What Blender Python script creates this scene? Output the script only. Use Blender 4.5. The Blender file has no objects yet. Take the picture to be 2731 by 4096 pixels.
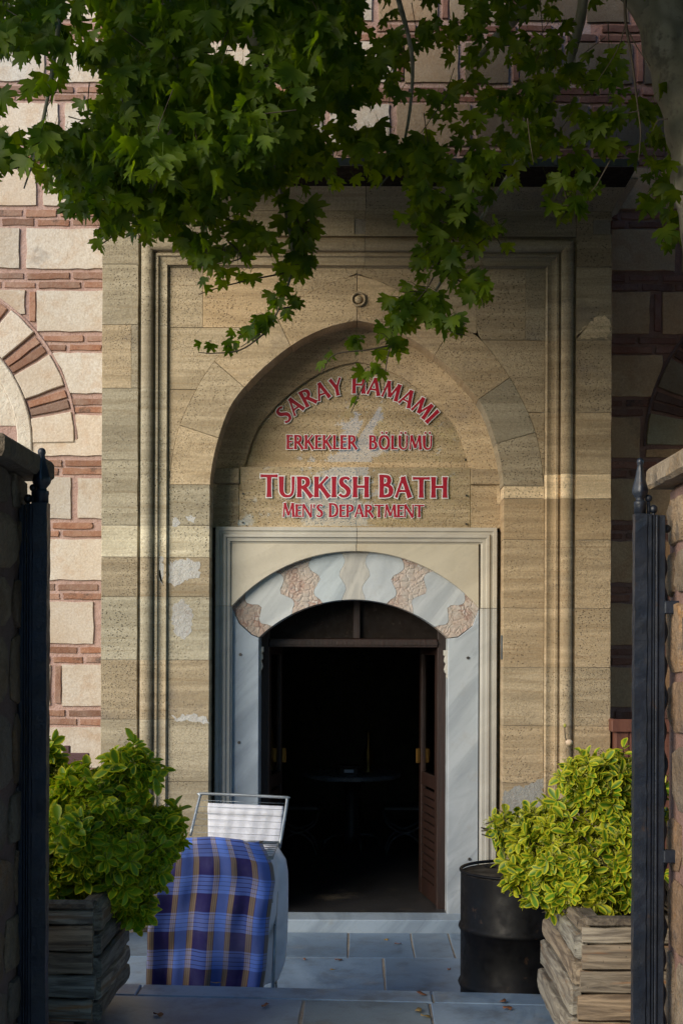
import bpy, math, random
from mathutils import Vector, Matrix, Euler, noise as mnoise
import numpy as np

C = bpy.context.scene
COL = C.collection
R = math.radians

# ------------------------------------------------------------------ camera, sky, sun, exposure
F, VX, VY = 5230.0, 1440.0, 2575.0          # focal length and vanishing point of the photograph in its pixels
EYE = 2.04                                  # eye above the courtyard floor (the gate stands on a higher pavement)
ZUP = 0.39                                  # that pavement
cam_d = bpy.data.cameras.new('camera'); cam = bpy.data.objects.new('camera', cam_d); COL.objects.link(cam)
cam.location = (0, 0, EYE)
cam.rotation_euler = (R(90), R(-0.22), 0)
cam_d.sensor_fit = 'VERTICAL'; cam_d.sensor_height = 36.0; cam_d.sensor_width = 24.0
cam_d.lens = 36.0 * F / 4096
cam_d.shift_y = (VY - 2048) / 4096
cam_d.shift_x = -(VX - 1365.5) / 4096
cam_d.clip_start = 0.05; cam_d.clip_end = 2000
C.camera = cam

SUN_DIR = Vector((-0.68, -0.64, 0.38)).normalized()   # towards the sun
sun_el = math.asin(SUN_DIR.z); sun_az = math.atan2(SUN_DIR.x, SUN_DIR.y)
W = bpy.data.worlds.new('World'); C.world = W; W.use_nodes = True
wt = W.node_tree; wt.nodes.clear()
sky = wt.nodes.new('ShaderNodeTexSky'); sky.sky_type = 'NISHITA'; sky.sun_disc = False
sky.sun_elevation = sun_el; sky.sun_rotation = sun_az
sky.air_density = 1.4; sky.dust_density = 0.1; sky.ozone_density = 8.0
bg = wt.nodes.new('ShaderNodeBackground'); bg.inputs[1].default_value = 0.12
wo = wt.nodes.new('ShaderNodeOutputWorld')
wt.links.new(sky.outputs[0], bg.inputs[0]); wt.links.new(bg.outputs[0], wo.inputs[0])
sun_d = bpy.data.lights.new('sun', 'SUN'); sun_o = bpy.data.objects.new('sun', sun_d); COL.objects.link(sun_o)
sun_d.energy = 2.6; sun_d.angle = R(45); sun_d.color = (1.0, 0.85, 0.63)
sun_o.rotation_euler = (-SUN_DIR).to_track_quat('-Z', 'Y').to_euler()
sun_o.location = (-8, 2, 9)
C.view_settings.view_transform = 'Standard'; C.view_settings.look = 'None'
C.view_settings.gamma = 1.0; C.view_settings.use_curve_mapping = False
C.view_settings.exposure = 1.12
C.cycles.max_bounces = 6; C.cycles.diffuse_bounces = 3; C.cycles.glossy_bounces = 3
C.cycles.transparent_max_bounces = 12; C.cycles.use_denoising = True
C.cycles.caustics_reflective = False; C.cycles.caustics_refractive = False

# ------------------------------------------------------------------ helpers
def at(px, py, D):
    """the point at depth D that the photograph shows at pixel (px, py)"""
    return Vector(((px - VX) * D / F, D, EYE + (VY - py) * D / F))
def wx(px, D): return (px - VX) * D / F
def wz(py, D): return EYE + (VY - py) * D / F

def link(name, me, parent=None, color=None, loc=None):
    o = bpy.data.objects.new(name, me); COL.objects.link(o)
    if loc is not None: o.location = loc
    if parent is not None: o.parent = parent
    if color is not None: o.color = (*color, 1)
    return o
def mesh(name, v, f, m, parent=None, smooth=False, color=None, fm=None, uv=None):
    me = bpy.data.meshes.new(name)
    me.from_pydata([tuple(p) for p in v], [], [tuple(q) for q in f])
    for k in (m if isinstance(m, (list, tuple)) else [m]): me.materials.append(k)
    if fm: me.polygons.foreach_set('material_index', fm)
    if smooth: me.polygons.foreach_set('use_smooth', [True] * len(me.polygons))
    if uv:
        l = me.uv_layers.new(name='UVMap')
        for lp in me.loops: l.data[lp.index].uv = uv[lp.vertex_index]
    me.update()
    return link(name, me, parent, color)
def thing(name, label, cat, loc=(0, 0, 0), group=None):
    o = bpy.data.objects.new(name, None); COL.objects.link(o); o.location = loc
    o.empty_display_size = 0.2
    tag(o, label, cat, group); return o
def tag(o, label=None, cat=None, group=None, kind=None):
    if label: o['label'] = label
    if cat: o['category'] = cat
    if group: o['group'] = group
    if kind: o['kind'] = kind
    return o
def node_empty(name, parent):
    o = bpy.data.objects.new(name, None); COL.objects.link(o); o.parent = parent; o.empty_display_size = 0.1
    return o
def reparent(o, p):
    """keep the world place of a mesh whose vertices are in world space when p has a location"""
    o.parent = p; o.matrix_parent_inverse = Matrix.Translation(-Vector(p.location)); return o

class MB:
    """collects vertices and faces of one mesh object (world space)"""
    def __init__(s): s.v = []; s.f = []; s.fm = []; s.uv = []
    def add(s, v, f, mi=0):
        n = len(s.v); s.v += [tuple(p) for p in v]; s.f += [tuple(i + n for i in q) for q in f]; s.fm += [mi] * len(f)
    def box(s, a, b, mi=0, c=0.0):
        x0, y0, z0 = a; x1, y1, z1 = b
        if c <= 0:
            s.add([(x0,y0,z0),(x1,y0,z0),(x1,y1,z0),(x0,y1,z0),(x0,y0,z1),(x1,y0,z1),(x1,y1,z1),(x0,y1,z1)],
                  [(0,3,2,1),(4,5,6,7),(0,1,5,4),(1,2,6,5),(2,3,7,6),(3,0,4,7)], mi)
        else:
            v = []; ring = lambda d, z: [(x0+d,y0+d,z),(x1-d,y0+d,z),(x1-d,y1-d,z),(x0+d,y1-d,z)]
            # chamfer on every horizontal edge and on the vertical ones by octagon rings
            def oc(d, z):
                return [(x0+d+c,y0+d,z),(x1-d-c,y0+d,z),(x1-d,y0+d+c,z),(x1-d,y1-d-c,z),(x1-d-c,y1-d,z),(x0+d+c,y1-d,z),(x0+d,y1-d-c,z),(x0+d,y0+d+c,z)]
            for d, z in ((c, z0), (0, z0 + c), (0, z1 - c), (c, z1)): v += oc(d, z)
            f = [tuple(range(7, -1, -1)), tuple(range(24, 32))]
            for r in range(3):
                for i in range(8):
                    j = (i + 1) % 8; f.append((r*8+i, r*8+j, r*8+8+j, r*8+8+i))
            s.add(v, f, mi)
    def tube(s, pts, r, n=8, mi=0, caps=True):
        pts = [Vector(p) for p in pts]; m = len(pts)
        rr = r if isinstance(r, (list, tuple)) else [r] * m
        v = []; f = []; prev = None
        for i, p in enumerate(pts):
            t = (pts[min(i+1, m-1)] - pts[max(i-1, 0)]).normalized()
            if prev is None:
                a = Vector((0, 0, 1)) if abs(t.z) < .9 else Vector((1, 0, 0))
                u = t.cross(a).normalized()
            else:
                u = (prev - t * prev.dot(t)).normalized()
            prev = u; w = t.cross(u)
            for k in range(n):
                a = 2 * math.pi * k / n
                v.append(p + (u * math.cos(a) + w * math.sin(a)) * rr[i])
        for i in range(m - 1):
            for k in range(n):
                j = (k + 1) % n; f.append((i*n+k, i*n+j, i*n+n+j, i*n+n+k))
        if caps: f.append(tuple(range(n-1, -1, -1))); f.append(tuple((m-1)*n + k for k in range(n)))
        s.add(v, f, mi)
    def lathe(s, prof, c, n=24, mi=0, mod=None):
        v = []; f = []; m = len(prof)
        for i, (r, z) in enumerate(prof):
            for k in range(n):
                a = 2 * math.pi * k / n
                q = r * (mod(a, i) if mod else 1)
                v.append((c[0] + q * math.cos(a), c[1] + q * math.sin(a), c[2] + z))
        for i in range(m - 1):
            for k in range(n):
                j = (k + 1) % n; f.append((i*n+k, i*n+j, i*n+n+j, i*n+n+k))
        f.append(tuple(range(n-1, -1, -1))); f.append(tuple((m-1)*n + k for k in range(n)))
        s.add(v, f, mi)
    def sphere(s, c, r, n=12, mi=0):
        prof = [(max(r * math.sin(math.pi * i / 8), 1e-4), -r * math.cos(math.pi * i / 8)) for i in range(9)]
        s.lathe(prof, c, n, mi)
    def build(s, name, m, parent=None, smooth=False, color=None):
        return mesh(name, s.v, s.f, m, parent, smooth, color, s.fm)

def smooth_by_angle(o, deg=35):
    """smooth shading that keeps edges sharper than deg"""
    me = o.data
    me.polygons.foreach_set('use_smooth', [True] * len(me.polygons))
    import bmesh
    bm = bmesh.new(); bm.from_mesh(me)
    for e in bm.edges:
        if len(e.link_faces) == 2 and e.link_faces[0].normal.angle(e.link_faces[1].normal, 0) > R(deg): e.smooth = False
    bm.to_mesh(me); bm.free(); return o

def area2(p): return sum(p[i][0]*p[(i+1)%len(p)][1] - p[(i+1)%len(p)][0]*p[i][1] for i in range(len(p)))
def inset(p, d):
    """inset a counter-clockwise polygon by d"""
    n = len(p); out = []
    for i in range(n):
        a, b, c = Vector(p[i-1]), Vector(p[i]), Vector(p[(i+1) % n])
        e1 = (b - a); e2 = (c - b)
        if e1.length < 1e-9 or e2.length < 1e-9: out.append(tuple(b)); continue
        e1.normalize(); e2.normalize()
        n1 = Vector((-e1.y, e1.x)); n2 = Vector((-e2.y, e2.x)); m = n1 + n2
        if m.length < 1e-6: out.append(tuple(b)); continue
        m.normalize(); k = d / max(m.dot(n1), .5)
        out.append((b.x + m.x * k, b.y + m.y * k))
    return out
def prism(name, pts, yf, yb, m, parent=None, c=0.004, color=None, rnd=None, rough=0.0, step=0.0, mb=None):
    """a stone: the outline pts (x, z) in metres, front face at depth yf, back at yb, front arris chamfered by c"""
    if area2(pts) < 0: pts = pts[::-1]
    if step > 0:
        q = []
        for i in range(len(pts)):
            a = Vector(pts[i]); b = Vector(pts[(i+1) % len(pts)]); k = max(1, int((b - a).length / step))
            for j in range(k): q.append(tuple(a.lerp(b, j / k)))
        pts = q
    if rough > 0 and rnd: pts = [(x + rnd.uniform(-rough, rough), z + rnd.uniform(-rough, rough)) for x, z in pts]
    n = len(pts); ins = inset(pts, c)
    v = [(x, yb, z) for x, z in pts] + [(x, yf + c, z) for x, z in pts] + [(x, yf, z) for x, z in ins]
    f = []
    for i in range(n):
        j = (i + 1) % n
        f.append((i, j, n + j, n + i)); f.append((n + i, n + j, 2*n + j, 2*n + i))
    f.append(tuple(range(2*n, 3*n))); f.append(tuple(range(n - 1, -1, -1)))
    if mb is not None: mb.add(v, f); return None
    return mesh(name, v, f, m, parent, False, color)
def rect(x0, x1, z0, z1): return [(x0, z0), (x1, z0), (x1, z1), (x0, z1)]
def rpx(x0, x1, y0, y1, D): return rect(wx(x0, D), wx(x1, D), wz(y1, D), wz(y0, D))
def ppx(pts, D): return [(wx(x, D), wz(y, D)) for x, y in pts]
def catmull(p, n=6):
    p = [Vector(q) for q in p]; out = []
    for i in range(len(p) - 1):
        a = p[i-1] if i else p[0] * 2 - p[1]; b = p[i]; c = p[i+1]; d = p[i+2] if i + 2 < len(p) else p[-1] * 2 - p[-2]
        for k in range(n):
            t = k / n
            out.append(.5 * ((2*b) + (c - a) * t + (2*a - 5*b + 4*c - d) * t*t + (3*b - a - 3*c + d) * t**3))
    out.append(p[-1]); return out

# ------------------------------------------------------------------ materials
class T:
    def __init__(s, name):
        s.m = bpy.data.materials.new(name); s.m.use_nodes = True; s.t = s.m.node_tree; s.t.nodes.clear()
        s.out = s.t.nodes.new('ShaderNodeOutputMaterial')
        s._pos = None
    def n(s, typ, props=None, **inp):
        nd = s.t.nodes.new('ShaderNode' + typ)
        for k, v in (props or {}).items(): setattr(nd, k, v)
        for k, v in inp.items():
            key = int(k[1:]) if k[0] == 'i' and k[1:].isdigit() else k.replace('_', ' ')
            s.set(nd.inputs[key], v)
        return nd
    def set(s, sock, v):
        if hasattr(v, 'is_output'): s.t.links.new(v, sock)
        elif hasattr(v, 'outputs'): s.t.links.new(v.outputs[0], sock)
        else:
            if isinstance(v, (tuple, list)) and len(v) == 3 and len(sock.default_value) == 4: v = (*v, 1)
            sock.default_value = v
    @property
    def pos(s):
        if s._pos is None: s._pos = s.n('NewGeometry').outputs['Position']
        return s._pos
    def vec(s, scale=(1, 1, 1), rot=(0, 0, 0), src=None, loc=(0, 0, 0)):
        return s.n('Mapping', i0=src or s.pos, i1=loc, i2=rot, i3=scale).outputs[0]
    def noise(s, scale, detail=4, rough=.55, vec=None, dist=0.0):
        return s.n('TexNoise', Vector=vec or s.pos, Scale=scale, Detail=detail, Roughness=rough, Distortion=dist).outputs[0]
    def vor(s, scale, feature='F1', vec=None, out=0):
        return s.n('TexVoronoi', {'feature': feature}, Vector=vec or s.pos, Scale=scale).outputs[out]
    def ramp(s, fac, a, b, va=0.0, vb=1.0):
        return s.n('MapRange', {'interpolation_type': 'SMOOTHSTEP'}, i0=fac, i1=a, i2=b, i3=va, i4=vb).outputs[0]
    def mix(s, fac, a, b, mode='MIX'):
        nd = s.t.nodes.new('ShaderNodeMix'); nd.data_type = 'RGBA'; nd.blend_type = mode
        s.set(nd.inputs[0], fac); s.set(nd.inputs[6], a); s.set(nd.inputs[7], b); return nd.outputs[2]
    def math(s, op, a, b=0.0):
        return s.n('Math', {'operation': op}, i0=a, i1=b).outputs[0]
    def schlick(s, f0):
        fc = s.n('LayerWeight', Blend=.5).outputs['Facing']
        return s.math('ADD', f0, s.math('MULTIPLY', 1 - f0, s.math('POWER', fc, 5.0)))
    def piece(s, k=(7.3, 3.1, 11.7)):
        r = s.n('ObjectInfo').outputs['Random']
        o = s.n('VectorMath', {'operation': 'SCALE'}, i0=k, Scale=r).outputs[0]
        s._pos = s.n('VectorMath', {'operation': 'ADD'}, i0=s.pos, i1=o).outputs[0]; return r
    def objcol(s): return s.n('ObjectInfo').outputs['Color']
    def bump(s, h, strength=.5, dist=.01, nrm=None):
        nd = s.n('Bump', Height=h, Strength=strength, Distance=dist)
        if nrm is not None: s.set(nd.inputs['Normal'], nrm)
        return nd.outputs[0]
    def bsdf(s, col, rough=.8, nrm=None, **kw):
        nd = s.n('BsdfPrincipled', Base_Color=col, Roughness=rough, **kw)
        if nrm is not None: s.set(nd.inputs['Normal'], nrm)
        return nd.outputs[0]
    def fin(s, sh): s.t.links.new(sh, s.out.inputs[0]); return s.m

def limestone():
    t = T('wall limestone'); t.piece()
    big = t.noise(2.6, 6, .6); c = t.mix(t.ramp(big, .36, .66), (.54, .475, .395), (.60, .565, .51))
    c = t.mix(t.ramp(t.noise(5.5, 7, .72), .47, .66, 0, .62), c, (.47, .35, .25))
    c = t.mix(t.ramp(t.noise(1.7, 5, .7, t.vec((1, 1, 1), loc=(3.1, 0, 7.3))), .62, .74, 0, .65), c, (.15, .14, .14))
    fine = t.noise(70, 5, .7); c = t.mix(t.ramp(fine, .3, .7, .45, 0), c, (.30, .22, .15))
    sp = t.vor(150); c = t.mix(t.ramp(sp, .10, .22, .45, 0), c, (.22, .15, .1))
    c = t.mix(1.0, c, t.objcol(), 'MULTIPLY')
    b = t.bump(fine, .55, .006); b = t.bump(t.noise(16, 6, .65), .5, .012, b); b = t.bump(t.ramp(sp, .08, .22), .5, .003, b)
    return t.fin(t.bsdf(c, .88, b))
def brick():
    t = T('red brick'); t.piece()
    c = t.mix(t.ramp(t.noise(7, 4), .35, .65), (.24, .115, .07), (.30, .185, .135))
    c = t.mix(t.ramp(t.noise(26, 6, .7), .45, .7, 0, .7), c, (.23, .11, .075))
    c = t.mix(t.ramp(t.noise(3.3, 5, .7, t.vec((1, 1, 1), loc=(7, 0, 3))), .57, .68, 0, .85), c, (.04, .033, .03))
    f = t.noise(90, 5, .7); c = t.mix(t.ramp(f, .45, .75, 0, .45), c, (.48, .33, .26))
    c = t.mix(1.0, c, t.objcol(), 'MULTIPLY')
    b = t.bump(f, .6, .006); b = t.bump(t.noise(24, 5), .6, .01, b)
    return t.fin(t.bsdf(c, .9, b))
def mortar(name='pink mortar', a=(.42, .295, .26), bb=(.36, .235, .205)):
    t = T(name)
    c = t.mix(t.ramp(t.noise(5, 5, .6), .35, .65), bb, a)
    f = t.noise(110, 5, .7); c = t.mix(t.ramp(f, .45, .75, 0, .5), c, (.55, .40, .34))
    c = t.mix(t.ramp(t.noise(34, 5, .7), .55, .75, 0, .5), c, (.20, .10, .075))
    c = t.mix(1.0, c, t.objcol(), 'MULTIPLY')
    b = t.bump(f, .8, .008); b = t.bump(t.noise(30, 5), .7, .014, b)
    return t.fin(t.bsdf(c, .95, b))
def travertine():
    t = T('portal travertine'); r = t.piece()
    band = t.noise(1.6, 6, .6, t.vec((.45, .45, 7)), .6)
    c = t.mix(t.ramp(band, .38, .64), (.365, .30, .20), (.53, .445, .31))
    c = t.mix(t.ramp(t.noise(4, 6, .6, t.vec((.4, .4, 11))), .52, .72, 0, .6), c, (.31, .225, .125))
    c = t.mix(t.ramp(t.noise(1.1, 5, .65, t.vec((1, 1, 1.4), loc=(9, 0, 2))), .58, .72, 0, .6), c, (.20, .18, .165))
    f = t.noise(80, 6, .72); c = t.mix(t.ramp(f, .3, .68, .5, 0), c, (.17, .13, .085))
    pv = t.vec((1, 1, 1.7)); sp = t.n('TexVoronoi', Vector=pv, Scale=t.n('MapRange', i0=r, i3=38.0, i4=80.0).outputs[0]).outputs[0]; gate = t.ramp(t.math('ADD', t.noise(3.2, 5, .65), t.math('MULTIPLY', t.math('FRACT', t.math('MULTIPLY', r, 7.7)), .26)), .52, .70)
    pit = t.math('MULTIPLY', t.ramp(sp, .14, .30, 1, 0), gate)
    sp2 = t.vor(26, vec=t.vec((1, 1, 2.2), loc=(1.3, 0, .4))); pit2 = t.math('MULTIPLY', t.ramp(sp2, .10, .2, 1, 0), t.ramp(t.noise(2.3, 4), .5, .66))
    pit = t.math('MAXIMUM', pit, pit2)
    c = t.mix(t.math('MULTIPLY', pit, .62), c, (.075, .055, .035))
    c = t.mix(1.0, c, t.objcol(), 'MULTIPLY')
    b = t.bump(f, .5, .006); b = t.bump(t.noise(22, 6, .7, t.vec((1, 1, 1.8))), .55, .012, b); b = t.bump(t.math('SUBTRACT', 1.0, pit), .9, .006, b)
    return t.fin(t.bsdf(c, .86, b))
def marble(name, a, bb, vein, rough=.35, ang=50, sc=1.3, va=.75, grime=0.0):
    t = T(name)
    v = t.vec((1, 1, 1), (0, R(ang), 0)); v2 = t.vec((.6, .6, 3.2), src=v)
    n1 = t.noise(sc, 6, .6, v2, 1.2)
    c = t.mix(t.ramp(n1, .36, .64), a, bb)
    c = t.mix(t.ramp(t.noise(sc * 2.2, 7, .62, v2, 1.6), .54, .70, 0, va), c, vein)
    c = t.mix(t.ramp(t.noise(60, 5, .7), .55, .75, 0, .3), c, (.28, .27, .25))
    c = t.mix(t.ramp(t.vor(30), .03, .075, .5, 0), c, (.62, .62, .60))
    if grime:
        c = t.mix(t.ramp(t.noise(4.3, 8, .75), .46, .68, 0, grime), c, (.085, .08, .07))
        c = t.mix(t.ramp(t.noise(38, 6, .8), .57, .70, 0, grime), c, (.10, .085, .065))
    c = t.mix(t.ramp(t.noise(3.1, 5, .65), .58, .76, 0, .4), c, (.36, .29, .20))
    c = t.mix(1.0, c, t.objcol(), 'MULTIPLY')
    b = t.bump(t.noise(45, 5, .6), .25, .004); b = t.bump(t.noise(6, 4), .2, .02, b)
    return t.fin(t.bsdf(c, rough, b))
def breccia():
    t = T('pink breccia')
    wv = t.n('VectorMath', {'operation': 'ADD'}, i0=t.pos, i1=t.n('VectorMath', {'operation': 'SCALE'}, i0=t.n('TexNoise', Vector=t.pos, Scale=14.0).outputs[1], Scale=.085).outputs[0]).outputs[0]
    cell = t.n('TexVoronoi', {'feature': 'F1'}, Vector=wv, Scale=21.0); edge = t.vor(21, 'DISTANCE_TO_EDGE', wv)
    hue = t.n('SeparateColor', i0=cell.outputs[1]).outputs[0]
    c = t.mix(hue, (.56, .53, .50), (.40, .38, .37))
    c = t.mix(t.ramp(hue, .66, .74), c, (.45, .35, .31))
    small = t.n('TexVoronoi', {'feature': 'F1'}, Vector=wv, Scale=62.0); e2 = t.ramp(t.vor(62, 'DISTANCE_TO_EDGE', wv), .04, .14, 1, 0)
    sm = t.ramp(t.noise(11, 3, .5, t.vec(loc=(5, 2, 1))), .46, .56)
    c2 = t.mix(t.n('SeparateColor', i0=small.outputs[1]).outputs[0], (.55, .48, .43), (.33, .24, .21)); c2 = t.mix(t.math('MULTIPLY', e2, .8), c2, (.22, .14, .12))
    e = t.math('MULTIPLY', t.ramp(edge, .03, .11, 1, 0), t.ramp(t.noise(9, 3), .34, .52, .25, .9))
    c = t.mix(e, c, t.mix(t.ramp(t.noise(20), .4, .6), (.34, .22, .185), (.16, .11, .095)))
    c = t.mix(sm, c, c2)
    plain = t.mix(t.ramp(t.noise(13, 5, .6), .38, .62), (.41, .385, .36), (.45, .385, .345))
    pm = t.ramp(t.noise(6.5, 4, .55, t.vec(loc=(1, 6, 3))), .42, .54); c = t.mix(pm, c, plain)
    c = t.mix(t.ramp(t.noise(70, 5, .7), .5, .75, 0, .45), c, (.2, .14, .12))
    c = t.mix(1.0, c, t.objcol(), 'MULTIPLY')
    b = t.bump(t.ramp(edge, .0, .2), .5, .008); b = t.bump(t.noise(50, 5), .5, .005, b)
    return t.fin(t.bsdf(c, .75, b))
def painted(name, col, rough=.45, metal=0.0, var=.35, dirt=(.05, .04, .035), bs=40, bstr=.25, rust=None, spec=.5):
    t = T(name)
    d = tuple(k * (1 - var) for k in col)
    c = t.mix(t.ramp(t.noise(6, 6, .65), .35, .65), d, col)
    c = t.mix(t.ramp(t.noise(24, 6, .7), .56, .74, 0, .55), c, dirt)
    if rust: c = t.mix(t.ramp(t.noise(13, 7, .75), .60, .68, 0, .8), c, rust)
    h = t.noise(bs, 5, .6); r = t.ramp(t.noise(17, 5), .3, .7, rough - .1, rough + .15)
    return t.fin(t.bsdf(c, r, t.bump(h, bstr, .004), Metallic=metal, Specular_IOR_Level=spec))
def wood(name, a, bb, cc, rough=.7, axis=(1, 1, 1), knots=True):
    t = T(name); t.piece(); src = t.pos
    g = t.noise(3.2, 8, .65, t.vec(axis, src=src), 1.5)
    c = t.mix(t.ramp(g, .34, .66), a, bb)
    c = t.mix(t.ramp(t.noise(2.6, 6, .65, t.vec(tuple(k * .5 for k in axis), loc=(3, 1, 5)), 1.0), .55, .68, 0, .85), c, cc)
    f = t.noise(9, 8, .7, t.vec(tuple(k * 1.3 for k in axis)))
    c = t.mix(t.ramp(f, .55, .74, 0, .55), c, (.025, .02, .017))
    c = t.mix(1.0, c, t.objcol(), 'MULTIPLY')
    c = t.mix(t.ramp(t.noise(46, 4, .6), .66, .74, 0, .7), c, (.02, .016, .013))
    b = t.bump(f, .45, .006); b = t.bump(g, .3, .01, b)
    return t.fin(t.bsdf(c, rough, b))
def leafmat():
    t = T('plane leaf')
    k = t.noise(7, 2, .5)
    c = t.mix(t.ramp(k, .36, .64), (.038, .080, .004), (.105, .165, .007))
    c = t.mix(t.ramp(t.noise(3, 3, .5, t.vec(loc=(4, 4, 4))), .60, .74, 0, .6), c, (.10, .14, .012))
    b = t.bsdf(c, .5, None, Specular_IOR_Level=.28)
    tr = t.n('BsdfTranslucent', Color=t.mix(1.0, c, (2.9, 2.7, .6), 'MULTIPLY')).outputs[0]
    return t.fin(t.n('MixShader', i0=.48, i1=b, i2=tr).outputs[0])
def shrubmat(name, g0, g1, y, amount):
    t = T(name)
    rim = t.n('Attribute', {'attribute_name': 'rim'}).outputs['Fac']
    k = t.noise(9, 3, .5); g = t.mix(t.ramp(k, .38, .62), g0, g1)
    e = t.ramp(t.math('ADD', rim, t.math('MULTIPLY', t.math('ADD', t.noise(26, 4, .6), t.noise(6, 2)), .62)), amount, amount + .62)
    c = t.mix(e, g, y)
    b = t.bsdf(c, .45, None, Specular_IOR_Level=.3)
    tr = t.n('BsdfTranslucent', Color=t.mix(1.0, c, (1.6, 1.6, .8), 'MULTIPLY')).outputs[0]
    return t.fin(t.n('MixShader', i0=.28, i1=b, i2=tr).outputs[0])
def barkmat():
    t = T('plane bark')
    c = t.mix(t.ramp(t.vor(5.5, vec=t.vec((1.4, 1.4, .7), loc=(0, 0, .3))), .25, .5), (.40, .37, .30), (.24, .23, .18))
    c = t.mix(t.ramp(t.noise(5, 5, .65), .52, .62, 0, .8), c, (.13, .12, .10))
    f = t.noise(40, 6, .7); c = t.mix(t.ramp(f, .5, .75, 0, .4), c, (.12, .10, .08))
    return t.fin(t.bsdf(c, .85, t.bump(f, .5, .01)))
def plaid():
    t = T('plaid cotton')
    uv = t.n('TexCoord').outputs['UV']; s = t.n('SeparateXYZ', i0=uv); u, v = s.outputs[0], s.outputs[1]
    def stops(fac, st):
        r = t.n('ValToRGB', i0=fac); cr = r.color_ramp; cr.interpolation = 'CONSTANT'
        while len(cr.elements) > 1: cr.elements.remove(cr.elements[-1])
        cr.elements[0].position = 0; cr.elements[0].color = (*st[0][1], 1)
        for p, c in st[1:]:
            e = cr.elements.new(p); e.color = (*c, 1)
        return r.outputs[0]
    fu = t.math('FRACT', t.math('DIVIDE', u, .226)); fv = t.math('FRACT', t.math('DIVIDE', v, .196))
    dk, lt, tan, red = (.016, .006, .13), (.24, .46, 1.0), (.95, .68, .16), (.22, .03, .02)
    tanset = lambda a: [(a, red), (a+.012, tan), (a+.045, (.28, .10, .06)), (a+.055, tan), (a+.095, (.28, .10, .06)), (a+.105, tan), (a+.145, red)]
    warp = stops(fu, [(0, tan)] + tanset(0.003) + [(.16, dk)] + tanset(.54) + [(.70, lt)])
    ln = (.01, .008, .05)
    wf = [(0, lt)]
    for k in range(4): wf += [(.05 + k * .115, ln), (.068 + k * .115, lt)]
    weft = stops(fv, wf + [(.50, dk)])
    c = t.mix(.5, warp, weft)
    c = t.mix(1.0, c, (.47, .49, .74), 'MULTIPLY')
    c = t.mix(t.ramp(t.noise(5, 4), .4, .7, 0, .2), c, (.20, .22, .40))
    wv = t.n('TexWave', i0=uv, Scale=260.0).outputs[1]
    b = t.bump(wv, .15, .002); b = t.bump(t.noise(45, 4), .25, .006, b)
    return t.fin(t.bsdf(c, .85, b, Sheen_Weight=.15))
def cloth(name, col):
    t = T(name); c = t.mix(t.ramp(t.noise(9, 4), .35, .65), tuple(k * .88 for k in col), col)
    b = t.bump(t.noise(220, 3, .6), .5, .004); b = t.bump(t.noise(14, 4), .35, .015, b)
    return t.fin(t.bsdf(c, .92, b, Sheen_Weight=.25))
def acrylic():
    t = T('clear acrylic')
    tr = t.n('BsdfTransparent', Color=(1, 1, 1)).outputs[0]
    gl = t.n('BsdfGlossy', Color=(1, 1, 1), Roughness=.02, Normal=t.bump(t.noise(2.2, 2), .05, .02)).outputs[0]
    fr = t.schlick(.04)
    return t.fin(t.n('MixShader', i0=fr, i1=tr, i2=gl).outputs[0])
def flat(name, col, rough=.5, metal=0.0, **kw):
    t = T(name); return t.fin(t.bsdf(col, rough, None, Metallic=metal, **kw))

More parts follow.
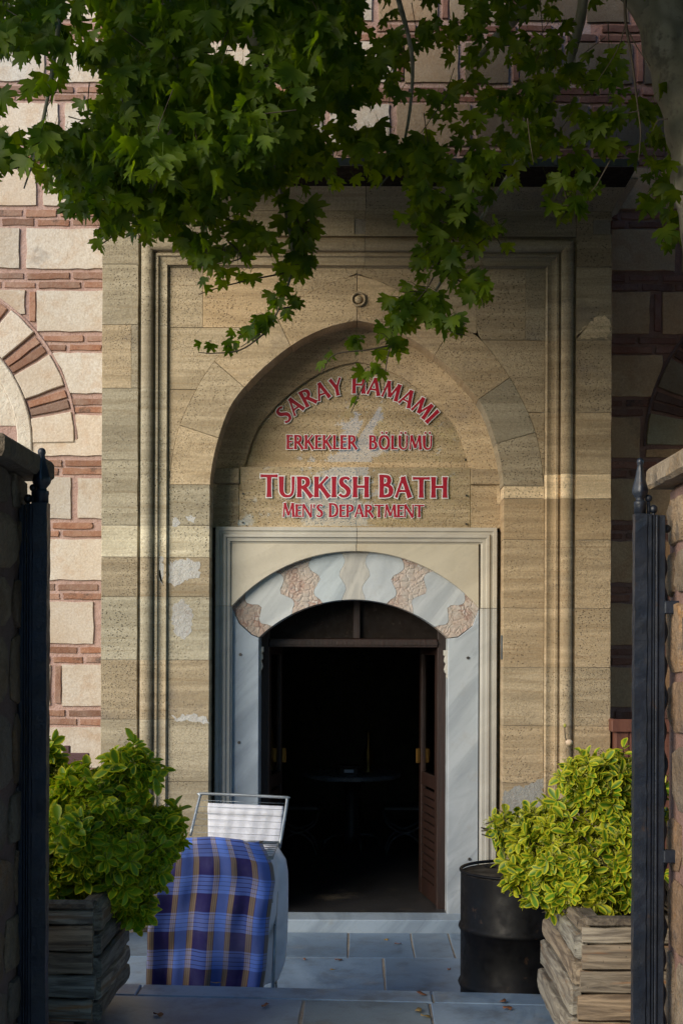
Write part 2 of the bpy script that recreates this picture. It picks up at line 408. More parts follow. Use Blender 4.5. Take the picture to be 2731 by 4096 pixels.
M = dict(
    lime=limestone(), brick=brick(), mortar=mortar(), trav=travertine(),
    marble=marble('grey veined marble', (.36, .39, .42), (.50, .53, .555), (.27, .295, .33), .45, 50, 1.3, .45),
    white_marble=marble('white door marble', (.46, .44, .405), (.53, .51, .47), (.40, .39, .365), .5, 30, 1.0, .4),
    floor=marble('courtyard marble', (.155, .225, .315), (.24, .325, .42), (.10, .15, .22), .40, 12, 1.1, .75, .5),
    breccia=breccia(), keystone=marble('rough grey keystone', (.40, .40, .40), (.52, .515, .50), (.30, .30, .29), .7, 80, 4.0, .5),
    plaster=mortar('white plaster', (.62, .58, .50), (.55, .49, .40)),
    patch=mortar('flaking whitewash', (.50, .51, .50), (.44, .44, .42)),
    joint=mortar('lime mortar', (.33, .29, .23), (.25, .21, .16)),
    lead=painted('grey lead sheet', (.11, .13, .145), .5, .2, .4, (.05, .05, .05)),
    iron=painted('blue black iron paint', (.010, .015, .027), .42, 0, .45, (.022, .018, .015), 60, .5, (.03, .017, .011)),
    drum=painted('black drum paint', (.004, .004, .005), .5, 0, .4, (.016, .013, .011), 40, .08, (.05, .028, .016), .22),
    lid=painted('dusty drum lid', (.030, .027, .026), .6, 0, .4, (.06, .05, .04)),
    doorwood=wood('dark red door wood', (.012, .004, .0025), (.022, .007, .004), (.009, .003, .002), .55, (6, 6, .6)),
    redwood=wood('red brown box wood', (.13, .045, .028), (.17, .065, .04), (.09, .03, .02), .6, (6, 6, .6)),
    plum=wood('plum painted bench wood', (.065, .025, .028), (.085, .035, .038), (.05, .02, .02), .6, (.6, 6, 6)),
    plank=wood('weathered planter wood', (.10, .078, .058), (.32, .265, .195), (.30, .12, .03), .8, (.8, 5, 9)),
    plank_side=wood('weathered planter wood side', (.09, .072, .055), (.29, .25, .19), (.16, .09, .04), .8, (5, .8, 9)),
    leaf=leafmat(), bark=barkmat(),
    twig=painted('twig bark', (.11, .085, .06), .85, 0, .4),
    shrub_dark=shrubmat('green shrub leaf', (.11, .23, .012), (.22, .36, .018), (.52, .52, .02), .82),
    shrub_gold=shrubmat('gold edged shrub leaf', (.042, .125, .008), (.09, .21, .012), (.44, .43, .025), .66),
    stem=painted('shrub stem', (.07, .055, .035), .8),
    bud=painted('shrub flower bud', (.34, .34, .06), .7),
    plaid=plaid(), towel=cloth('white towelling', (.76, .78, .86)), sheet=cloth('white cotton sheet', (.78, .76, .80)),
    steel=painted('dull steel tube', (.36, .40, .43), .35, .6, .25, (.2, .2, .2), 30, .1),
    brass=flat('brass', (.20, .11, .03), .4, 1.0),
    acrylic=acrylic(), red=flat('crimson letter vinyl', (.34, .008, .026), .4), edge=flat('white letter edge', (.74, .74, .76), .4),
    screw=flat('screw metal', (.12, .11, .10), .4, .8),
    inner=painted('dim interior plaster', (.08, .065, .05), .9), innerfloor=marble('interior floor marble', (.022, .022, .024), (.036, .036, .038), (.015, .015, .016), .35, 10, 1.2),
    blackmetal=painted('black table metal', (.012, .012, .013), .45), tabletop=painted('grey table stone', (.16, .16, .17), .3),
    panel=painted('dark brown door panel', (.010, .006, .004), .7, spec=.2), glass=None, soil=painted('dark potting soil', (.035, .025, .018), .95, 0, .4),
    ground=mortar('old paving dust', (.22, .21, .20), (.16, .155, .15)),
    rubble=None,
)
def pillar_stone():
    t = T('rubble pillar stone'); t.piece()
    c = t.mix(t.ramp(t.noise(4, 6, .65), .36, .64), (.22, .155, .095), (.34, .27, .20))
    c = t.mix(t.ramp(t.noise(7, 6, .7, t.vec(loc=(2, 5, 1))), .56, .7, 0, .75), c, (.36, .20, .06))
    c = t.mix(t.ramp(t.noise(6, 6, .7, t.vec(loc=(8, 1, 4))), .56, .68, 0, .75), c, (.12, .11, .11))
    f = t.noise(60, 6, .7); c = t.mix(t.ramp(f, .3, .65, .5, 0), c, (.10, .075, .055))
    c = t.mix(1.0, c, t.objcol(), 'MULTIPLY')
    b = t.bump(f, .7, .01); b = t.bump(t.noise(11, 6, .65), .9, .04, b)
    return t.fin(t.bsdf(c, .9, b))
M['rubble'] = pillar_stone()
def glassm():
    t = T('door glass'); tr = t.n('BsdfTransparent', Color=(.55, .52, .48)).outputs[0]
    gl = t.n('BsdfGlossy', Color=(1, 1, 1), Roughness=.04).outputs[0]
    return t.fin(t.n('MixShader', i0=t.schlick(.05), i1=tr, i2=gl).outputs[0])
M['glass'] = glassm()

def shade(rnd, a=.86, b=1.1, hue=.05):
    k = rnd.uniform(a, b); h = rnd.uniform(-hue, hue)
    return (k * (1 + h), k, k * (1 - h))

# ------------------------------------------------------------------ depths of the facade
YP = 9.20            # front plane of the portal
YM = YP + .045       # plane inside the portal's rectangular moulding
YN = YP + .27        # back wall of the niche
YT = YP + .355        # lunette
YW = 9.80            # main wall
XL, XR = wx(405, YP), wx(2440, YP)

# ------------------------------------------------------------------ ground
g = mesh('ground', [(-400, -400, -.02), (400, -400, -.02), (400, 400, -.02), (-400, 400, -.02)], [(0, 1, 2, 3)], M['ground']); tag(g, kind='structure')

# courtyard floor: a bed with marble slabs as parts
rnd = random.Random(5)
bed = MB(); bed.box((-3.6, 6.2, -.12), (3.6, YW, -.006)); court = bed.build('courtyard_floor', M['joint']); tag(court, kind='structure')
def dfl(y): return (EYE) * F / (y - VY)
def slab_top(name, pts, ztop, th, m, parent, c=.004, color=None, r=None, rough=.002, step=.25):
    """a floor slab from a plan outline (x, y)"""
    if area2(pts) < 0: pts = pts[::-1]
    q = []
    for i in range(len(pts)):
        a = Vector(pts[i]); b = Vector(pts[(i+1) % len(pts)]); k = max(1, int((b - a).length / step))
        for j in range(k): q.append(tuple(a.lerp(b, j / k)))
    pts = [(x + r.uniform(-rough, rough), y + r.uniform(-rough, rough)) for x, y in q]
    n = len(pts); ins = inset(pts, c)
    v = [(x, y, ztop - th) for x, y in pts] + [(x, y, ztop - c) for x, y in pts] + [(x, y, ztop) for x, y in ins]
    f = []
    for i in range(n):
        j = (i+1) % n; f.append((i, j, n+j, n+i)); f.append((n+i, n+j, 2*n+j, 2*n+i))
    f.append(tuple(range(2*n, 3*n))); f.append(tuple(range(n-1, -1, -1)))
    return mesh(name, v, f, m, parent, False, color)
rows = [(9.236, 8.50, [-3.6, -2.4, -1.3, -.6, wx(1397, 8.85), wx(1655, 8.85), wx(1812, 8.8), 1.25, 2.1, 3.6]),
        (8.50, 7.62, [-3.6, -2.1, -.95, wx(1541, 8.1), .98, 2.0, 3.6]),
        (7.62, 6.95, [-3.6, -1.8, -.5, .55, 1.6, 3.6]),
        (6.95, 6.26, [-3.6, -2.2, -1.0, .1, 1.1, 2.3, 3.6])]
for y1, y0, xs in rows:
    for a, b in zip(xs, xs[1:]):
        g_ = .006
        slab_top('slab', [(a + g_, y0 + g_), (b - g_, y0 + g_), (b - g_, y1 - g_), (a + g_, y1 - g_)], rnd.uniform(-.003, .001), .05, M['floor'], court, .004, shade(rnd, .82, 1.1, .03), rnd, .003)

# the raised pavement at the gate, its coping edge (a little askew to the facade) and its slabs
def edge_y(x): return 6.235 - .075 * (x - .1)
pb = MB(); pb.add([(-3.4, -6, -.02), (3.4, -6, -.02), (3.4, edge_y(3.4) - .03, -.02), (-3.4, edge_y(-3.4) - .03, -.02),
                   (-3.4, -6, ZUP - .008), (3.4, -6, ZUP - .008), (3.4, edge_y(3.4) - .03, ZUP - .008), (-3.4, edge_y(-3.4) - .03, ZUP - .008)],
                  [(0,3,2,1),(4,5,6,7),(0,1,5,4),(1,2,6,5),(2,3,7,6),(3,0,4,7)])
pave = pb.build('pavement', M['joint']); tag(pave, kind='structure')
cx = [-3.4, wx(560, 6.2), wx(1735, 6.15), 3.4]
for a, b in zip(cx, cx[1:]):
    slab_top('coping_stone', [(a + .004, edge_y(a) - .19), (b - .004, edge_y(b) - .19), (b - .004, edge_y(b)), (a + .004, edge_y(a))], ZUP + rnd.uniform(-.001, .001), .12, M['floor'], pave, .006, shade(rnd, .85, 1.0, .02), rnd, .003)
bx_ = [-3.4, wx(210, 6.0), wx(1214, 5.9), wx(1728, 5.9), 1.5, 3.4]
for a, b in zip(bx_, bx_[1:]):
    g_ = .007 if b < 1.4 else .005
    k = (.74, .72, .66) if abs(a - wx(1214, 5.9)) < .01 else shade(rnd, .82, 1.0, .02)
    slab_top('slab', [(a + g_, 5.25), (b - g_, 5.25), (b - g_, edge_y(b) - .2), (a + g_, edge_y(a) - .2)], ZUP - .001, .06, M['floor'], pave, .004, k, rnd, .004)
for y1, y0 in ((5.24, 4.5), (4.49, 3.6), (3.59, 2.7), (2.69, 1.7), (1.69, .5)):
    x = -3.4
    while x < 3.3:
        b = min(3.4, x + rnd.uniform(.8, 1.3))
        slab_top('slab', [(x + .006, y0 + .006), (b - .006, y0 + .006), (b - .006, y1), (x + .006, y1)], ZUP - .001, .06, M['floor'], pave, .004, shade(rnd, .82, 1.0, .02), rnd, .004); x = b

# ------------------------------------------------------------------ the bath house
house = thing('bath_house', 'old stone and brick bath house with a tall arched portal behind the gate', 'building', (0, 0, 0))
# --- main wall: mortar core with stones and bricks set in it
core = MB()
DO = (wx(1000, YP), wx(1830, YP))                                     # wide of the doorway
core.box((-7.5, YW + .012, 0), (XL + .05, YW + .5, 9))
core.box((XL + .05, YW + .012, wz(2080, YP)), (XR - .05, YW + .5, 9))
core.box((XL + .05, YW + .012, 0), (DO[0], YW + .5, wz(2080, YP))); core.box((DO[1], YW + .012, 0), (XR - .05, YW + .5, wz(2080, YP)))
wall = core.build('wall', M['mortar'], house)
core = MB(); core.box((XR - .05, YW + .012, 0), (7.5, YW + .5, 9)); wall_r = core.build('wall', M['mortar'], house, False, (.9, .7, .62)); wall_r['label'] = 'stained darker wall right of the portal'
AC = [(-391, 1780, 687, 522), (3268, 1780, 687, 522)]                  # the two blind arches: centre, extrados, intrados in px at YW
def arc_x(a, y, side):
    """where the extrados of arch a crosses height y, on the side towards the portal"""
    cx_, cy, R1, _ = a
    if y >= cy or cy - y >= R1 + 12: return None
    return cx_ + side * math.sqrt((R1 + 12) ** 2 - (cy - y) ** 2)
def clip_piece(x0, x1, y0, y1):
    """outline px of a wall piece after the blind arches and the portal cut it"""
    cuts = []
    n = 5
    l = [(x0, y0 + (y1 - y0) * k / n) for k in range(n + 1)]; r = [(x1, y0 + (y1 - y0) * k / n) for k in range(n + 1)]
    for k in range(n + 1):
        y = l[k][1]
        a = arc_x(AC[0], y, 1)
        if a is not None and l[k][0] < a: l[k] = (a, y)
        b = arc_x(AC[1], y, -1)
        if b is not None and r[k][0] > b: r[k] = (b, y)
    if all(r[k][0] - l[k][0] < 12 for k in range(n + 1)): return None
    keep = [k for k in range(n + 1) if r[k][0] - l[k][0] >= 8]
    l = [l[k] for k in keep]; r = [r[k] for k in keep]
    if len(keep) < 2: return None
    return l + r[::-1]
rnd = random.Random(11)
PERIOD = 249.5
bands = [1080 + PERIOD * k for k in range(-5, 11)]                     # top of every brick band
left_cut = {0: [-170, 131, 412], 1: [-170, 412], 2: [-170, 412], 3: [-170, 296, 412], 4: [-170, 60, 412], 5: [-170, 388, 412], 6: [-170, 238, 412], 7: [-170, 412], 8: [-170, 412]}
hide = lambda x0, x1, y: y > 640 and x0 > 430 and x1 < 2410
count_b = 0
def put(kind, x0, x1, y0, y1, proud, c, rough):
    global count_b
    poly = clip_piece(x0, x1, y0, y1)
    if not poly: return
    pts = ppx(poly, YW)
    q = []
    for p in pts:
        if not q or (Vector(p) - Vector(q[-1])).length > .006: q.append(p)
    if len(q) < 3: return
    if kind == 'brick':
        count_b += 1
        col = shade(rnd, .65, 1.2, .08)
        if 1500 < x0 < 2430: col = tuple(a * b for a, b in zip(col, (.62, .48, .45)))  # upper right bricks tinted darker, shade put into their colour
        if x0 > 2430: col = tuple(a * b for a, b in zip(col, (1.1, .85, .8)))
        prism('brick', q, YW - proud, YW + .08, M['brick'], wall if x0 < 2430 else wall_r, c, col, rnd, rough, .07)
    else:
        k = (1.15, .76, .47) if (x0 > 2430 and y0 > 640) else ((.28, .23, .17) if x0 > 1850 else ((.60, .51, .40) if x0 > 1430 else (1, 1, 1)))  # upper stones darken in steps to the right: shade painted into their colour
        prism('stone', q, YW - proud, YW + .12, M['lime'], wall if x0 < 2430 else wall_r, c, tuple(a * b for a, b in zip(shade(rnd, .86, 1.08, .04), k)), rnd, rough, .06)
for i, yb in enumerate(bands):
    row = i - 5
    jit = rnd.uniform(-5, 5)
    # two courses of brick
    for k in range(2):
        y0 = yb + 15 + k * 37 + rnd.uniform(-3, 3); y1 = y0 + 24
        x = -230 + rnd.uniform(-90, 0)
        while x < 2960:
            w = rnd.choice([150, 165, 178, 120]) * rnd.uniform(.94, 1.08); e = x + w
            if not hide(x, e, y0):
                a, b = x, e
                if y0 > 640 and a < 405 < b: b = 408
                if y0 > 640 and a < 2440 < b: a = 2438
                if b - a > 24 and rnd.random() > .015: put('brick', a, b, y0 + rnd.uniform(-2, 2), y1 + rnd.uniform(-2, 2), rnd.uniform(-.006, .002), .002, .004)
            x = e + 16
    # a course of stone below the band, bricks on end between the stones
    y0, y1 = yb + 86, yb + PERIOD - 1
    xs = list(left_cut.get(row, [-170 + rnd.uniform(0, 90), 150 + rnd.uniform(-90, 90), 412]))
    if y0 < 560:
        x = xs[-2]; xs = xs[:-1]
        while x < 2900: x += rnd.uniform(210, 330); xs.append(x)
    else:
        xs += [None, 2436, 2436 + rnd.uniform(130, 330), 2960]
    for a, b in zip(xs, xs[1:]):
        if a is None or b is None: continue
        up = rnd.random() < .45 or (row == 0 and b < 300) or (row == 6 and b < 300)
        ga = 14
        aa, bb2 = a + ga, b - ga
        if b in (412,): bb2 = 410
        if a == 2436: aa = 2438
        sk = rnd.uniform(-8, 8)
        if bb2 - aa < 20: continue
        put('stone', aa + rnd.uniform(-2, 2), bb2 - (22 if up and b != 412 else 0), y0 + rnd.uniform(-3, 3), y1 + rnd.uniform(-3, 3), rnd.uniform(.0005, .004), .0018, .0045)
        if up and b != 412 and b < 2900: put('brick', b - 16, b + 8, y0 + 6, y1 - 8, .004, .004, .003)
# --- blind arches: alternating stone and double brick voussoirs, plaster band, recessed lunette
for ai, (cx_, cy, R1, R2) in enumerate(AC):
    sgn = 1 if ai == 0 else -1
    def pol(rad, deg): return (cx_ + sgn * rad * math.cos(R(deg)), cy - rad * math.sin(R(deg)))
    deg = 0.0; k = 0
    while deg < 90:
        if k % 2 == 0:
            d2 = min(90, deg + rnd.uniform(11.2, 13)); pl = []
            for q in range(5): pl.append(pol(R1, deg + .5 + (d2 - deg - 1.0) * q / 4))
            for q in range(5): pl.append(pol(R2, d2 - .5 - (d2 - deg - 1.0) * q / 4))
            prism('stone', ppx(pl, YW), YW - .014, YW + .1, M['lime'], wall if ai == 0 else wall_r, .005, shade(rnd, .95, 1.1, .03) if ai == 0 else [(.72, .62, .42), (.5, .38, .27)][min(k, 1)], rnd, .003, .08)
        else:
            d2 = deg + 8.2
            for h in range(2):
                e0 = deg + .9 + h * 3.6; e1 = e0 + 2.7
                pl = [pol(R1 - 6, e0), pol(R1 - 6, e1), pol(R2 + 4, e1), pol(R2 + 4, e0)]
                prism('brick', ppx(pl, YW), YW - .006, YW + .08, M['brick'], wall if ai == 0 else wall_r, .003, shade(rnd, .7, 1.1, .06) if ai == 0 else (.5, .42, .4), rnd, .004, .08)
        deg = d2; k += 1
    ring = [pol(R1 + 12, a) for a in range(0, 91, 5)] + [pol(R1 + 2, a) for a in range(90, -1, -5)]
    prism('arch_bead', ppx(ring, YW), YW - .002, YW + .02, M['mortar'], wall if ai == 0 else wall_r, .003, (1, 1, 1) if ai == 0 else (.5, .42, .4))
    bandp = [pol(R2 - 3, a) for a in range(-3, 91, 6)] + [pol(461, a) for a in range(90, -4, -6)]
    prism('plaster_band', ppx(bandp, YW), YW - .020, YW + .05, M['plaster'], wall, .008)
    lun = [(cx_, cy - 70)] + [pol(459, a) for a in range(9, 91, 6)]
    prism('lunette', ppx(lun, YW), YW + .004, YW + .03, M['plaster'], wall, .002)
    sill = [pol(R2 - 3, 0), (pol(R2 - 3, 0)[0], cy + 24), (cx_, cy + 24), (cx_, cy)]
    prism('stone', ppx(sill, YW), YW - .010, YW + .1, M['lime'], wall, .006, (1, .96, .88), rnd, .003, .1)

# --- portal
portal = MB()
portal.box((XL + .02, YT + .02, 0), (DO[0], YW + .02, wz(2080, YP))); portal.box((DO[1], YT + .02, 0), (XR - .02, YW + .02, wz(2080, YP)))
portal.box((XL + .02, YT + .02, wz(2080, YP)), (XR - .02, YW + .02, wz(745, YP)))
# joint mortar just behind the block faces, either side of the niche
for xa, xb in ((XL + .012, wx(549, YP)), (wx(2298, YP), XR - .012)): portal.box((xa, YP + .006, 0), (xb, YT + .018, wz(840, YP)))
portal.box((wx(550, YP), YP + .006, wz(944, YP)), (wx(2297, YP), YT + .018, wz(840, YP)))
for xa, xb in ((wx(551, YP), wx(835, YP) - .004), (wx(2013, YP) + .004, wx(2296, YP))): portal.box((xa, YM + .006, 0), (xb, YN + .11, wz(1862, YP)))
for xa, xb in ((wx(551, YP), wx(684, YP)), (wx(2161, YP), wx(2296, YP))): portal.box((xa, YM + .006, wz(1862, YP)), (xb, YN + .11, wz(947, YP)))
portal.box((wx(684, YP), YM + .006, wz(1090, YP)), (wx(2161, YP), YN + .11, wz(947, YP)))
por = portal.build('portal', M['joint'], house)
rnd = random.Random(23)
tone = lambda k, h=0.0: (k * (1 + h), k, k * (1 - h))
LJ = [(840, 1060, tone(0.856, -0.045)), (1060, 1302, tone(0.930, -0.045)), (1302, 1556, tone(0.865, -0.045)), (1556, 1844, tone(0.893, -0.065)), (1844, 2105, tone(0.949, -0.065)), (2105, 2232, tone(1.549, -0.085)),
      (2232, 2390, tone(0.856, 0.005)), (2390, 2643, tone(1.023, -0.085)), (2643, 2881, tone(0.930, 0.015)), (2881, 3130, tone(1.004, -0.045)), (3130, 3420, tone(0.883, -0.045)), (3420, 3712, tone(0.837, -0.045))]  # left pier blocks greyed to carry the neutral light on that side
RJ = [(840, 1066, tone(.8, 0.070)), (1066, 1357, tone(.92, 0.050)), (1357, 1646, tone(.9, 0.100)), (1646, 1893, tone(1.0, 0.120)), (1893, 1992, tone(1.85, 0.090)), (1992, 2157, tone(1.0, 0.160)),
      (2157, 2430, tone(1.02, 0.120)), (2430, 2667, tone(1.02, 0.100)), (2667, 2901, tone(1.05, 0.050)), (2901, 3130, tone(1.08, 0.090)), (3130, 3420, tone(.95, 0.070)), (3420, 3712, tone(.9, 0.070))]  # right pier blocks warmed to carry the yellower light there
# moulding: offset t from the outer groove (px), depth behind the portal face (m)
PROF = [(0, .0), (1, .022), (9, .024), (10, .006)]
for k in range(9):
    a = math.pi * k / 8; PROF.append((34 - 24 * math.cos(a), .006 - .030 * math.sin(a)))
PROF += [(58, .026), (67, .028), (68, .010), (77, .010), (80, .024), (90, .030), (100, .028), (112, .020), (113, .034), (119, .045), (121, .045)]
GL, GR, GT = 550, 2297, 946
def mould(name, side, a, b, color, mitre0=False, mitre1=False):
    """a length of moulding; side L/R between heights a<b (px), T between x a<b; a mitred end follows the corner"""
    v = []
    for end, mi in ((a, mitre0), (b, mitre1)):
        for t, d in PROF:
            if side == 'L': p = (GL + t, GT + t if mi else end)
            elif side == 'R': p = (GR - t, GT + t if mi else end)
            else: p = ((GL + t if end == a else GR - t) if mi else end, GT + t)
            v.append((wx(p[0], YP), YP + d, wz(p[1], YP)))
    n = len(PROF); f = []
    for k in range(n - 1):
        q = (k, k + 1, n + k + 1, n + k)
        f.append(q if side in ('R',) else q[::-1])
    o = mesh(name, v, f, M['trav'], por, False, color)
    return smooth_by_angle(o, 40)
J = .9
for side, lst in (('L', LJ), ('R', RJ)):
    for i, (y0, y1, col) in enumerate(lst):
        xa, xb = (405, 549) if side == 'L' else (2298, 2440)
        parts = [(y0, y1)]
        rr = random.Random(int(y0) + (7 if side == 'R' else 0))
        if side == 'L' and y0 == 1302:
            prism('block', rpx(405, 521, y0 + J, y1 - J, YP), YP, YW - .005, M['trav'], por, .0015, tone(1.02, .04), rr, .0015, .08)
            prism('block', rpx(522, 549, y0 + J, y1 - J, YP), YP, YW - .005, M['trav'], por, .003, col)
        elif side == 'R' and y0 == 840:
            prism('block', ppx([(2298, 842), (2440, 842), (2440, 876), (2365, 876), (2365, 932), (2440, 932), (2440, 1064), (2298, 1064)], YP), YP, YW - .005, M['trav'], por, .004, col)
            prism('block', rpx(2367, 2440, 877, 931, YP), YP + .05, YW - .006, M['trav'], por, .003, tone(.7))
        else:
            prism('block', rpx(xa, xb, y0 + J, y1 - J, YP), YP, YW - .005, M['trav'], por, .0018, col, rr, .0018, .08)
        ya = max(y0, GT)
        if y1 > GT + 125:
            first = y0 < GT + 125
            mould('moulding', side, (ya if first else y0 + J * .5), y1 - J * .5, col, mitre0=first)
for a, b, c0 in ((GL, 985, tone(.95)), (985, 1452, tone(1.0, .05)), (1452, 1925, tone(.92, .04)), (1925, GR, tone(.8))):
    mould('moulding', 'T', a if a == GL else a + 1, b if b == GR else b - 1, c0, mitre0=(a == GL), mitre1=(b == GR))
# frieze above the moulding
for a, b, c0, y0, y1 in ((550, 930, tone(.9), 842, 945), (930, 1455, tone(1.02, .05), 842, 945), (1455, 1900, tone(.95, .04), 842, 945), (1900, 2297, tone(.82), 842, 945)):
    if a == 930:
        hx0, hx1, hy0, hy1 = 1412, 1460, 876, 935      # the square socket left of the joint
        prism('block', ppx([(a + J, y0), (hx0, y0), (hx0, y1 - 1), (a + J, y1 - 1)], YP), YP, YT, M['trav'], por, .004, c0)
        prism('block', rpx(hx0 + .5, b - J, y0, hy0, YP), YP, YT, M['trav'], por, .002, c0); prism('block', rpx(hx0 + .5, b - J, hy1, y1 - 1, YP), YP, YT, M['trav'], por, .002, c0)
        prism('block', rpx(hx0 + .5, b - J, hy0 + 1, hy1 - 1, YP), YP + .075, YT, M['trav'], por, .002, tone(.55))
    else:
        prism('block', rpx(a + J, b - J, y0, y1 - 1, YP), YP, YT, M['trav'], por, .002, c0, rnd, .001, .1)
# panel inside the moulding, cut by the arch's extrados
EXT = catmull([(0, 1100), (80, 1122), (158, 1157), (324, 1240), (478, 1342), (563, 1440), (624, 1530), (682, 1645), (716, 1735), (737, 1843), (748, 1942)], 5)
NIC = catmull([(0, 1282), (104, 1305), (222, 1358), (336, 1440), (438, 1539), (508, 1634), (557, 1774), (582, 1900), (588, 2000)], 5)
def ext_dx(y):
    for p, q in zip(EXT, EXT[1:]):
        if p.y <= y <= q.y: return p.x + (q.x - p.x) * (y - p.y) / max(q.y - p.y, 1e-6)
    return 0 if y < 1100 else 748
AX = 1423
def panel(x0, x1, y0, y1, side, color):
    """a panel block; on its inner side it follows the extrados"""
    n = 7; ys = [y0 + (y1 - y0) * k / n for k in range(n + 1)]
    inner = []
    for y in ys:
        e = ext_dx(y) + 1.2
        if side == 'L': inner.append((min(x1, AX - e) if y >= 1097 else x1, y))
        else: inner.append((max(x0, AX + e) if y >= 1097 else x0, y))
    if side == 'L': pts = [(x0, y0)] + inner + [(x0, y1)]; ok = [p for p in inner if p[0] > x0 + 6]
    else: pts = [(x1, y0)] + inner + [(x1, y1)]; ok = [p for p in inner if p[0] < x1 - 6]
    if not ok: return
    if side == 'L': pts = [(x0, ok[0][1])] + ok + [(x0, ok[-1][1])]
    else: pts = [(x1, ok[0][1])] + ok + [(x1, ok[-1][1])]
    q = []
    for p in ppx(pts, YM):
        if not q or (Vector(p) - Vector(q[-1])).length > .004: q.append(p)
    if len(q) > 2: prism('block', q, YM, YT, M['trav'], por, .0015, color)
IL, IR = 671, 2176
for x0, x1, y0, y1, s, c0 in (
        (IL, 806, 1072, 1312, 'L', tone(1.064, 0.020)), (807, 1176, 1072, 1312, 'L', tone(1.210, 0.120)), (1177, 1423, 1072, 1205, 'L', tone(1.176, 0.090)), (1177, 1423, 1206, 1312, 'L', tone(1.142, 0.080)),
        (IL, 1200, 1314, 1560, 'L', tone(1.098, 0.020)), (IL, 1000, 1562, 1942, 'L', tone(1.030, 0.040)),
        (1424, 1690, 1072, 1220, 'R', tone(1.064, 0.100)), (1691, 1900, 1072, 1330, 'R', tone(0.963, 0.070)), (1901, 2096, 1072, 1357, 'R', tone(0.918, 0.060)), (2097, IR, 1072, 1357, 'R', tone(0.874, 0.020)),
        (1600, IR, 1359, 1646, 'R', tone(0.986, 0.080)), (1700, IR, 1648, 1942, 'R', tone(1.008, 0.090))):
    panel(x0, x1, y0, y1, s, c0)
for lst, x0, x1 in ((LJ, IL, 837), (RJ, 2011, IR)):
    for y0, y1, c0 in lst:
        if y1 < 1942: continue
        y0 = max(y0, 1942)
        if y1 - y0 < 20: continue
        off = rnd.uniform(-14, 14) if y0 > 1850 else 0
        prism('block', rpx(x0, x1, y0 + J, y1 - J, YM), YM, YN + .12, M['trav'], por, .002, c0, rnd, .0012, .08)
# arch ring
def along(curve, f):
    L = [0]
    for p, q in zip(curve, curve[1:]): L.append(L[-1] + (q - p).length)
    d = f * L[-1]
    for k in range(len(curve) - 1):
        if L[k] <= d <= L[k+1] + 1e-6: return curve[k].lerp(curve[k+1], (d - L[k]) / max(L[k+1] - L[k], 1e-6))
    return curve[-1]
NICR = [p for p in NIC if p.y <= 1938] + [Vector((585, 1942))]
cuts = {-1: [0, .30, .56, .80, 1], 1: [0, .36, .62, .82, 1]}
for s in (-1, 1):
    for i, (a, b) in enumerate(zip(cuts[s], cuts[s][1:])):
        e = .0008
        a2 = a + (e if a > 0 else 0.001); b2 = b - e
        pl = [along(EXT, a2 + (b2 - a2) * k / 6) for k in range(7)] + [along(NICR, b2 - (b2 - a2) * k / 6) for k in range(7)]
        c0 = [tone(1.16, .10), tone(1.14, .06), tone(1.06, .02), tone(1.12, .05)][i] if s < 0 else [tone(1.16, .13), tone(1.05, .11), tone(.84, -.01), tone(.92, .03)][i]
        prism('voussoir', ppx([(AX + s * p.x, p.y) for p in pl], YM), YM - .002, YN, M['trav'], por, .002, c0)
# carved ring over the apex
mb = MB()
cw = at(1428, 1199, YM)
pts = [(cw.x + .046 * math.cos(a), YM - .012, cw.z + .046 * math.sin(a)) for a in [2 * math.pi * k / 20 for k in range(21)]]
mb.tube(pts, .0085, 6, caps=False); mb.lathe([(.030, -.004), (.026, .004), (.001, .007)], (0, 0, 0), 12)
v = mb.v[-36 - 0:]
base = len(mb.v) - 36
for k in range(base, len(mb.v)):
    x, y, z = mb.v[k]; mb.v[k] = (cw.x + x, YM - .008 - z, cw.z + y)
mb.build('carved_ring', M['trav'], por, True, tone(.95, .08))
# soffit band between niche edge and lunette
INN = [Vector((p.x * .815, 1412 + (p.y - 1282) * .815)) for p in NIC]
full = [(-p.x, p.y) for p in NIC[::-1]] + [(p.x, p.y) for p in NIC[1:]]
fin2 = [(-p.x, p.y) for p in INN[::-1]] + [(p.x, p.y) for p in INN[1:]]
v = []; n = len(full)
lay = [(0.0, YN - .01), (.12, YN + .0), (.5, YN + .02), (.9, YN + .05), (1.0, YN + .06), (1.0, YT)]
for w, y in lay:
    for (ax, ay), (bx2, by2) in zip(full, fin2):
        v.append((wx(AX + ax + (bx2 - ax) * w, YM), y, wz(ay + (by2 - ay) * w, YM)))
f = []
for r in range(len(lay) - 1):
    for k in range(n - 1): f.append((r*n+k, (r+1)*n+k, (r+1)*n+k+1, r*n+k+1))
o = mesh('soffit', v, f, M['trav'], por, False, tone(1.12, .11)); smooth_by_angle(o, 40)
# lunette wall and the wall under it
mb = MB(); mb.box((wx(900, YP), YT, wz(1880, YP)), (wx(1950, YP), YT + .02, wz(1300, YP))); mb.build('lunette', M['trav'], por, False, tone(1.25, .08))
prism('block', rpx(838, 955, 1875, 1937, YN), YN - .018, YT, M['trav'], por, .004, tone(.85, .05)); prism('block', rpx(1880, 2008, 1875, 1937, YN), YN - .018, YT, M['trav'], por, .004, tone(.98, .08))
for x0, x1, y0, y1, c0 in ((838, 955, 1938, 2112, tone(.88, .03)), (956, 1424, 1868, 2112, tone(1.2, .05)), (1425, 1879, 1868, 2112, tone(1.18, .07)), (1880, 2008, 1938, 2112, tone(1.02, .10))):
    prism('block', rpx(x0, x1, y0 + 1, y1, YN), YN, YT, M['trav'], por, .004, c0)
for x0, x1 in ((838, 955), (1880, 2008)):
    prism('block', rpx(x0 - 1, x1, 1800, 1874, YN), YN + .07, YT, M['trav'], por, .004, tone(.9, .06))
